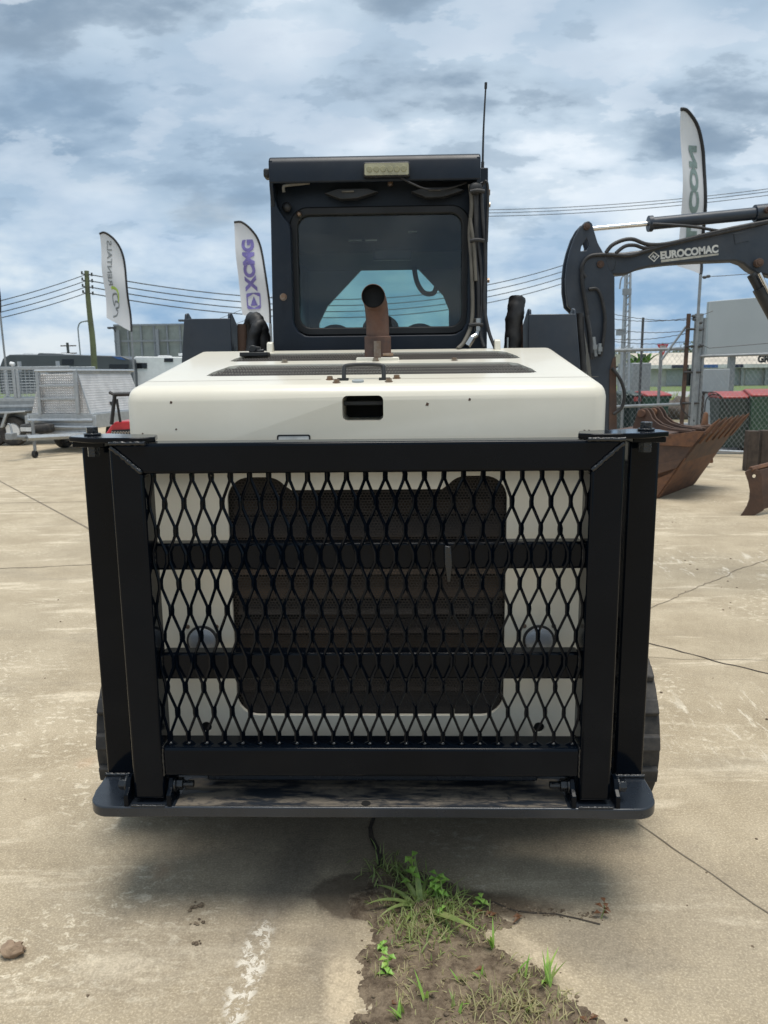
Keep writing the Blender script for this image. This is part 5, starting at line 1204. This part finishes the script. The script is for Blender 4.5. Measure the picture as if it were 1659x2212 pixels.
def m1(place):
    place(dense('XCMG', .055), (521,518), (547.5,517), (557,630), (529.5,630), 'ink_violet')
    bm = bm_(); holed(bm, rrect(0,1,0,1,.12,3), [[(.25,.08),(.75,.08),(.95,.5),(.75,.92),(.25,.92),(.05,.5)]], 'z', -.01, .01); place(bm, (530.5,633), (562.5,632), (564,667), (534.5,668), 'ink_violet', nm='emblem_frame')
    bm = bm_(); prism(bm, [(.0,.0),(1,.5),(0,1)], 'z', -.01, .01); place(bm, (539,640), (556,640), (557,660), (541,660), 'ink_violet', nm='emblem_triangle')
flag('white feather flag with violet lettering beside the loader cab', 14.0, [(504,480),(508,530),(512.6,579),(517,625),(525,680)], [(504.5,478.5),(522.6,480),(545,499),(560,526.6),(572.6,586.6),(580,641.6),(584,699)], m1, (589,760))
def m2(place):
    place(dense('RENTALS', .012), (230,520), (240,520), (246,617), (236,617), 'ink_grey', True)
    for pts in ([(0,.2,0),(.12,.75,0),(.3,.9,0),(.42,.55,0),(.3,.3,0),(.12,.25,0)], [(.42,.2,0),(.5,.75,0),(.68,.85,0),(.75,.5,0),(.6,.3,0),(.5,.35,0)], [(.72,.1,0),(.8,.6,0),(.95,.85,0),(1,.4,0),(.9,.1,0)]):
        pass
    bm = bm_(); tube(bm, [(0,.15,0),(.06,.6,0),(.25,.75,0),(.36,.5,0),(.42,.9,0),(.62,.95,0),(.68,.5,0),(.5,.35,0),(.75,.2,0),(.98,.3,0),(1,.8,0),(.8,.9,0)], .045, 4, smooth=4); place(bm, (241,633), (257,633), (259,686), (244,686), 'ink_grey', True, nm='logo_outline')
    bm = bm_(); tube(bm, [(0,.85,0),(.5,1,0),(.85,.8,0),(1,.2,0),(.9,0,0)], .10, 4, smooth=5); place(bm, (240,618), (258,618), (259,655), (243,655), 'ink_lime', True, nm='logo_swoosh')
flag('white feather flag with grey mirrored lettering and a lime logo, left side', 20.0, [(214,506),(218,545),(221,590),(226,640),(231,687)], [(214.5,504.5),(227.6,503),(247.6,519),(262.6,549),(272.6,606.6),(277.6,656.6),(284,716.6)], m2, (288,800))
def m3(place):
    place(dense('CON', .06), (1489.7,312), (1509,312), (1508,463), (1484,463), 'ink_sage', True)
    bm = bm_(); prism(bm, [(0,0),(1,0),(1,.4),(.4,.4),(.4,1),(0,1)], 'z', -.01, .01); place(bm, (1483,475), (1507,475), (1506,515), (1482,515), 'ink_sage', True, nm='hidden_letter')
flag('tall white feather flag with grey-green mirrored lettering behind the excavator boom', 13.6, [(1469,239),(1471,334),(1471,420),(1470,500),(1462,575)], [(1469.5,237),(1484,239),(1506,265),(1519,305),(1524,352),(1522.6,458),(1518,567),(1513.5,593)], m3, (1506,700))
flag('feather flag cut off by the left edge, only its slanting mast in view', 20.5, [(-75,420),(-70,500),(-62,580),(-50,655)], [(-74,418),(-50,425),(-28,480),(-12,580),(0,675)], lambda p: None, (15,800))

# ------------------------------------------------------------------ power lines, lamps, far left background
YPOLE = 42
t = thing('power_pole', 'greenish timber power pole with four lines, left of the lettered flag', 'power pole', (at(202,800,YPOLE).x, YPOLE, 0), world=True)
bm = bm_(); tube(bm, [Vector((at(203,800,YPOLE).x, YPOLE, 0)), at(201,745,YPOLE), at(195,690,YPOLE), at(190,640,YPOLE), at(187,585,YPOLE)], [.17,.12], 10, smooth=3); obj('pole', bm, 'pole_wood', t, smooth=60)
for k in range(4):
    q = at(188+k*.8, 592+k*13.5, YPOLE); bm = bm_(); tube(bm, [q+Vector((-.22,-.05,0)), q+Vector((.25,-.05,-.05))], .035, 6); tube(bm, [q+Vector((-.25,-.05,-.02)), q+Vector((-.25,-.05,.14))], .05, 6); tube(bm, [q+Vector((.27,-.05,-.12)), q+Vector((.27,-.05,.06))], .05, 6); obj('insulator', bm, 'wire', t)
def line(name, a, c, sag, r, label, grp='overhead power lines'):
    bm = bm_(); n = 24; tube(bm, [a.lerp(c, i/n)-Vector((0,0,4*sag*(i/n)*(1-i/n))) for i in range(n+1)], r, 5)
    return single(name, bm, 'wire', label, 'power line', a, grp)
for k in range(4):
    dy = k*13.5; a = at(188, 592+dy, YPOLE)
    line('power_line', at(-260, 700+dy*.82, 30), a, .25, .022, ('topmost','second','third','lowest')[k]+' power line running left from the timber pole')
    line('power_line', a, at(1220, 572+k*13, 62), 1.9+.0*k, .030, ('topmost','second','third','lowest')[k]+' power line running right from the timber pole past the cab')
for k, (ya, yb) in enumerate(((443,402),(450,408),(457,416))):
    line('power_line', at(900, ya+10, 55), at(1760, yb-8, 50), .5, .022, ('upper','middle','lower')[k]+' of the three thin lines crossing the tall flag')
for k in range(2):
    line('power_line', at(470, 690+k*25, 40), at(830, 520+k*30, 50), .2, .012, ('upper','lower')[k]+' thin line slanting up behind the cab from the left')
q = at(152, 800, 95); t = thing('distant_pole', 'distant pole with two crossarms low on the left horizon', 'power pole', (q.x, 95, 0)); z_ = at(152, 740, 95).z
bm = bm_(); tube(bm, [(0,0,0),(-.1,0,z_)], .17, 8); obj('pole', bm, 'wire', t)
for zz3 in (.92, .76): bm = bm_(); box(bm, -.95, .95, -.08, .08, z_*zz3, z_*zz3+.13); obj('crossarm', bm, 'rust_dark', t)
q = at(178, 800, 70); z_ = at(178, 694, 70).z; t = thing('street_lamp', 'thin grey street lamp with curved arm left of the timber pole', 'street lamp', (q.x, 70, 0))
bm = bm_(); tube(bm, [(0,0,0),(-.1,0,z_*.8),(-.05,0,z_*.93),(.2,0,z_*.985),(.65,0,z_)], .06, 8, smooth=5); obj('lamp_post', bm, 'galv_dull', t, smooth=50)
bm = bm_(); sphere(bm, (.85,0,z_+.02), .2, 10, 6, (1.3,.7,.4)); obj('lamp_head', bm, 'galv_dull', t)
# billboard seen from behind
YBB = 58; t = thing('billboard', 'weathered billboard seen from its framed back, left of the loader', 'billboard', (at(320,780,YBB).x, YBB, 0), world=True)
a = at(248, 704, YBB); c = at(420, 772, YBB); bm = bm_(); box(bm, a.x, c.x+1, YBB, YBB+.1, c.z-.4, a.z); obj('sheet', bm, 'board_back', t)
for k in range(8): x = a.x+(c.x+1-a.x)*k/7; bm = bm_(); box(bm, x-.06, x+.06, YBB-.12, YBB-.005, c.z-.4, a.z+.02); obj('frame_rib', bm, 'galv_dull', t)
for z in (a.z-.02, (a.z+c.z)/2, c.z-.3): bm = bm_(); box(bm, a.x-.05, c.x+1.05, YBB-.20, YBB-.125, z, z+.12); obj('frame_rail', bm, 'galv_dull', t)
for k in (0, 3, 6): x = a.x+.3+(c.x+1-a.x)*k/7; bm = bm_(); box(bm, x-.12, x+.12, YBB-.4, YBB-.205, 0, a.z-.3); obj('support_post', bm, 'galv_dull', t)
for px, py in ((243,708),(396,692)):
    q = at(px, py, YBB-.6); bm = bm_(); box(bm, q.x-.35, q.x+.2, YBB-.7, YBB-.4, q.z-.08, q.z+.06); tube(bm, [q, at(px+10, py+12, YBB-.3)], .04, 6); obj('flood_lamp', bm, 'wire', t)
# caravans
YV = 46
def P_(px, py, Y=YV): q = at(px, py, Y); return (q.x, q.z)
t = thing('caravan', 'long charcoal caravan with a white roof hatch, far left behind the trailers', 'caravan', (at(140,800,YV).x, YV, 0), group='parked caravans', world=True)
bm = bm_(); prism(bm, [P_(-4,800),(P_(-4,800)[0],.55),(P_(283,800)[0],.55),P_(284,790),P_(281,776),P_(262,769),P_(150,766),P_(20,766),P_(6,774)], 'y', YV, YV+2.4); obj('body', bm, 'caravan_dark', t, bevel=.05)
bm = bm_(); prism(bm, [P_(76,768),P_(80,763),P_(132,765),P_(140,768)], 'y', YV+.2, YV+2.0); obj('roof_pod', bm, 'caravan_dark', t)
bm = bm_(); prism(bm, [P_(80,763.6),P_(80,761),P_(130,762.5),P_(131,765)], 'y', YV+.3, YV+1.9); obj('roof_hatch', bm, 'white_paint', t, bevel=.02)
bm = bm_(); prism(bm, [P_(25,766),P_(150,766),P_(150,765),P_(25,765)], 'y', YV+.4, YV+2.2); obj('roof_edge', bm, 'white_paint', t)
bm = bm_(); prism(bm, [P_(40,765.5),P_(42,762.5),P_(62,762.5),P_(63,765.5)], 'y', YV+.5, YV+1.3); obj('air_conditioner', bm, 'canvas', t)
for u0, u1, v0, v1 in ((134,159,776,788),(236,278,787,800)): bm = bm_(); prism(bm, [P_(u0,v1),P_(u1,v1),P_(u1,v0),P_(u0,v0)], 'y', YV-.03, YV-.005); obj('window', bm, 'window_dark', t)
bm = bm_(); prism(bm, [P_(240,769.5),P_(262,771),P_(272,778),P_(255,776)], 'y', YV-.02, YV-.004); obj('stripe', bm, 'sign_blue', t)
for px in (120, 150): q = at(px, 820, YV); bm = wheelbm(.35,.22); bmesh.ops.rotate(bm, matrix=Matrix.Rotation(rad(90),3,'Z'), verts=bm.verts); bmesh.ops.translate(bm, verts=bm.verts, vec=(q.x,YV+.05,.35)); obj('wheel', bm, 'rubber', t)
YV2 = 47
t = thing('caravan', 'white caravan partly hidden behind the loader hood at the left', 'caravan', (at(350,800,YV2).x, YV2, 0), group='parked caravans', world=True)
bm = bm_(); prism(bm, [(P_(288,800,YV2)[0],.5),(P_(470,800,YV2)[0],.5),P_(470,772,YV2),P_(292,770,YV2),P_(288,774,YV2)], 'y', YV2, YV2+2.4); obj('body', bm, 'white_paint', t, bevel=.05)
for u0, u1, v0, v1 in ((355,374,774,782),(291,318,784,796)): bm = bm_(); prism(bm, [P_(u0,v1,YV2),P_(u1,v1,YV2),P_(u1,v0,YV2),P_(u0,v0,YV2)], 'y', YV2-.04, YV2-.005); obj('window', bm, 'window_dark', t)
bm = bm_(); prism(bm, [P_(335,770,YV2),P_(336,767.5,YV2),P_(356,767.5,YV2),P_(357,770,YV2)], 'y', YV2+.5, YV2+1.4); prism(bm, [P_(380,768,YV2),P_(380,763,YV2),P_(400,762,YV2),P_(400,769,YV2)], 'y', YV2+.5, YV2+1.4); obj('roof_hatch', bm, 'white_paint', t, bevel=.02)
for px in (330, 352): q = at(px, 820, YV2); bm = wheelbm(.35,.22); bmesh.ops.rotate(bm, matrix=Matrix.Rotation(rad(90),3,'Z'), verts=bm.verts); bmesh.ops.translate(bm, verts=bm.verts, vec=(q.x,YV2+.05,.35)); obj('wheel', bm, 'rubber', t)
# cage trailer
YT = 17.5
t = thing('cage_trailer', 'galvanised trailer with a wire-mesh cage at the left edge', 'trailer', (at(40,900,YT).x, YT, 0), group='galvanised trailers', world=True)
def PZ_(px, py, Y=YT): q = at(px, py, Y); return Vector((q.x, Y, q.z))
zt1 = PZ_(20,794).z; zb1 = PZ_(20,862).z; zb0 = PZ_(20,886).z; xL, xR = PZ_(-70,800).x, PZ_(150,800).x
bm = bm_(); box(bm, xL, xR, YT, YT+1.5, .55, zb1-.03); obj('tub', bm, 'galv_dull', t, bevel=.02)
bm = bm_(); box(bm, xL, xR, YT-.03, YT-.002, zb0+.06, zb0+.12); obj('rib', bm, 'galv', t, bevel=.01)
for nm, z in (('cage_top_rail', zt1), ('cage_bottom_rail', zb1)):
    for yy in (YT, YT+1.45): bm = bm_(); box(bm, xL, xR, yy, yy+.05, z-.05, z+.02); obj(nm, bm, 'galv', t, bevel=.006)
for px in (-60, 28, 36, 88, 94):
    for yy in (YT, YT+1.45): q = PZ_(px, 800); bm = bm_(); box(bm, q.x-.035, q.x+.035, yy-.003, yy+.047, zb1+.021, zt1-.051); obj('cage_upright', bm, 'galv', t, bevel=.006)
for yy in (YT+.02, YT+1.47):
    bm = bm_(); z = zb1+.08
    while z < zt1-.06: tube(bm, [(xL,yy,z),(xR,yy,z)], .006, 4); z += .066
    x = xL
    while x < xR: tube(bm, [(x,yy,zb1),(x,yy,zt1)], .005, 4); x += .10
    tag(obj('cage_mesh', bm, 'galv', t), kind='stuff')
q = PZ_(70, 826); bm = bm_(); box(bm, q.x-.10, q.x+.10, YT+.5, YT+.55, q.z-.03, q.z+.03); obj('strap', bm, 'sign_blue', t)
fx0, fx1 = PZ_(-30,890).x, PZ_(66,890).x; z1_ = PZ_(20,887).z
bm = bm_(); prism(bm, [PZ_(-30,925).xz,PZ_(-26,890).xz,PZ_(28,888).xz,PZ_(68,886).xz,PZ_(68,889).xz,PZ_(30,892).xz,PZ_(20,922).xz,PZ_(14,922).xz,PZ_(24,892).xz,PZ_(-22,893).xz,PZ_(-26,925).xz], 'y', YT-.30, YT-.005); obj('mudguard', bm, 'galv', t, bevel=.008)
for px in (-5, 36):
    q = PZ_(px, 930); bm = wheelbm(.33,.2); bmesh.ops.rotate(bm, matrix=Matrix.Rotation(rad(90),3,'Z'), verts=bm.verts); bmesh.ops.translate(bm, verts=bm.verts, vec=(q.x,YT-.12,.33)); wh = obj('wheel', bm, 'rubber', t, smooth=40)
    bm = bm_(); tube(bm, [(q.x,YT-.21,.33),(q.x,YT-.14,.33)], [.17,.205], 20); obj('rim', bm, 'white_paint', wh, smooth=40)
for px in (42, 125):
    q = PZ_(px, 790, YT+1.4); bm = bm_(); tube(bm, [(q.x,YT+1.4,zt1-.1),(q.x,YT+1.4,zt1+.16)], .05, 8); obj('rack_stub', bm, 'galv', t)
bm = bm_(); a = at(95*.1875+2, 743+232*.1875, 20); tube(bm, [at(22,785,YT+1.2), at(31,787,YT+1.2)], .045, 8); tube(bm, [at(26,787,YT+1.2), at(26,797,YT+1.2)], .015, 6); obj('work_light', bm, 'white_paint', t)
# box trailer with checker-plate toolbox
t = thing('box_trailer', 'galvanised trailer with checker-plate toolbox and drawbar pointing at the yard', 'trailer', (-7.02, 15.6, 0), rad(-8), 'galvanised trailers')
bm = bm_(); box(bm, -.75, .75, 0, 2.5, .50, .79); tb = obj('tub', bm, 'galv', t, bevel=.01)
for z in (.40, .52, .66): bm = bm_(); tube(bm, [(-.72,-.005,z),(.72,-.005,z)], .045, 10); obj('tub_rib', bm, 'galv', t, smooth=50)
bm = bm_(); box(bm, -.75, .75, -.01, .03, .36, .80); obj('front_panel', bm, 'galv', t, bevel=.008)
for s in (-1, 1): bm = bm_(); box(bm, *sorted((s*.70, s*.79)), -.03, .02, .38, .76); obj('corner_bracket', bm, 'galv', t, bevel=.01)
bm = bm_(); A = [(-.66,.02,.805),(.66,.02,.805),(.66,2.3,.805),(-.66,2.3,.805)]; B = [(-.42,.06,1.60),(.42,.06,1.60),(.42,2.26,1.60),(-.42,2.26,1.60)]
va = [bm.verts.new(p) for p in A]; vb = [bm.verts.new(p) for p in B]; bm.faces.new(va[::-1]); bm.faces.new(vb)
for i in range(4): bm.faces.new((va[i], va[(i+1) % 4], vb[(i+1) % 4], vb[i]))
obj('toolbox', bm, 'checker_plate', t, bevel=.008)
bm = bm_(); tube(bm, [(.665,.0,.80),(.425,.04,1.61),(.43,2.26,1.61)], .012, 6); tube(bm, [(.67,.0,.80),(.67,2.3,.80)], .012, 6); obj('lid_edge', bm, 'galv', t)
bm = bm_(); box(bm, .60, .64, .9, .98, .93, 1.0); obj('lid_latch', bm, 'black_plastic', t)
for x in (-.42, .42): bm = bm_(); box(bm, x-.035, x+.035, -.055, -.012, .80, 1.68); obj('rack_upright', bm, 'galv', t, bevel=.004)
for z in (1.10, 1.36): bm = bm_(); box(bm, -.384, .384, -.05, -.015, z-.02, z+.02); obj('rack_rung', bm, 'galv', t, bevel=.004)
for a, c in (((-.46,-.04,1.66),(.46,-.04,1.66)), ((-.42,-.03,1.66),(-.42,2.4,1.66)), ((.42,-.03,1.66),(.42,2.4,1.66))): bm = bm_(); tube(bm, [a, c], .03, 4); obj('rack_rail', bm, 'galv', t)
bm = bm_()
for s in (-1, 1): 
    a = Vector((s*.5,.0,.36)); c = Vector((-.05+s*.04,-1.15,.40)); tube(bm, [a, c], .055, 4)
obj('drawbar', bm, 'galv', t)
bm = bm_(); tube(bm, [(-.06,-1.1,.41),(-.09,-1.5,.44)], .045, 8); box(bm, -.16, -.03, -1.58, -1.40, .40, .52); tube(bm, [(-.10,-1.45,.5),(-.16,-1.40,.66),(-.20,-1.42,.68)], .02, 6, smooth=3); obj('coupling', bm, 'galv_dull', t, bevel=.008)
bm = bm_(); tube(bm, [(.02,-.98,.14),(.02,-.98,.70)], .03, 10); tube(bm, [(.02,-.98,.70),(.10,-.98,.72)], .012, 6); jw = obj('jockey_stand', bm, 'galv_dull', t, smooth=50)
bm = wheelbm(.075,.06,18); bmesh.ops.translate(bm, verts=bm.verts, vec=(.01,-.98,.075)); obj('jockey_wheel', bm, 'rubber', t, smooth=40)
bm = wheelbm(.32,.17); bmesh.ops.rotate(bm, matrix=Matrix.Rotation(rad(90),3,'Y'), verts=bm.verts); bmesh.ops.translate(bm, verts=bm.verts, vec=(-.30,-.36,.53)); obj('spare_tyre', bm, 'rubber', t, smooth=40)
bm = bm_(); box(bm, -.45, -.22, -.692, -.684, .49, .57); obj('paper_label', bm, 'sign_white', t)
bm = bm_(); box(bm, .16, .24, -.62, -.60, .38, .42); obj('marker_lamp', bm, 'bin_red', t)
for s in (-1, 1):
    bm = wheelbm(.31,.19); bmesh.ops.translate(bm, verts=bm.verts, vec=(s*.62,1.05,.31)); wh = obj('wheel', bm, 'rubber', t, smooth=40)
    bm = bm_(); tube(bm, [(s*.74,1.05,.31),(s*.69,1.05,.31)], [.15,.19], 18); tube(bm, [(s*.50,1.05,.31),(s*.55,1.05,.31)], [.12,.18], 18); obj('rim', bm, 'galv', wh, smooth=40)
# red implement with black hitch frame
q = at(250, 940, 12.2); t = thing('tractor_implement', 'bright red tractor implement with a black hitch frame beside the loader hood', 'implement', (q.x, 12.2, 0), world=True)
def PI_(px, py): p_ = at(px, py, 12.2); return (p_.x, p_.z)
bm = bm_(); prism(bm, [PI_(218,950),PI_(238,920),PI_(247,911),PI_(300,909),PI_(330,950),(PI_(330,950)[0],.05),(PI_(218,950)[0],.05)], 'y', 12.22, 13.2); obj('housing', bm, 'red_paint', t, bevel=.02)
bm = bm_(); prism(bm, [PI_(236,945),PI_(242,929),PI_(300,926),PI_(300,945)], 'y', 12.19, 12.217); obj('guard_slot', bm, 'ink_black', t)
bm = bm_()
for k in range(7): a = Vector((PI_(242+k*6,940)[0], 12.18, PI_(240,940)[1])); tube(bm, [a, a+Vector((.02,-.02,.06)), a+Vector((.05,0,.02))], .008, 5, smooth=3)
obj('chain', bm, 'steel', t)
for (u0, v0), (u1, v1), r in (((241,917),(248,852),.034), ((260,912),(252,862),.024), ((236,847),(247,853),.028), ((247,852),(300,851),.034)): bm = bm_(); tube(bm, [at(u0,v0,12.15), at(u1,v1,12.15)], r, 4); obj('hitch_frame', bm, 'ink_black', t, bevel=.006)
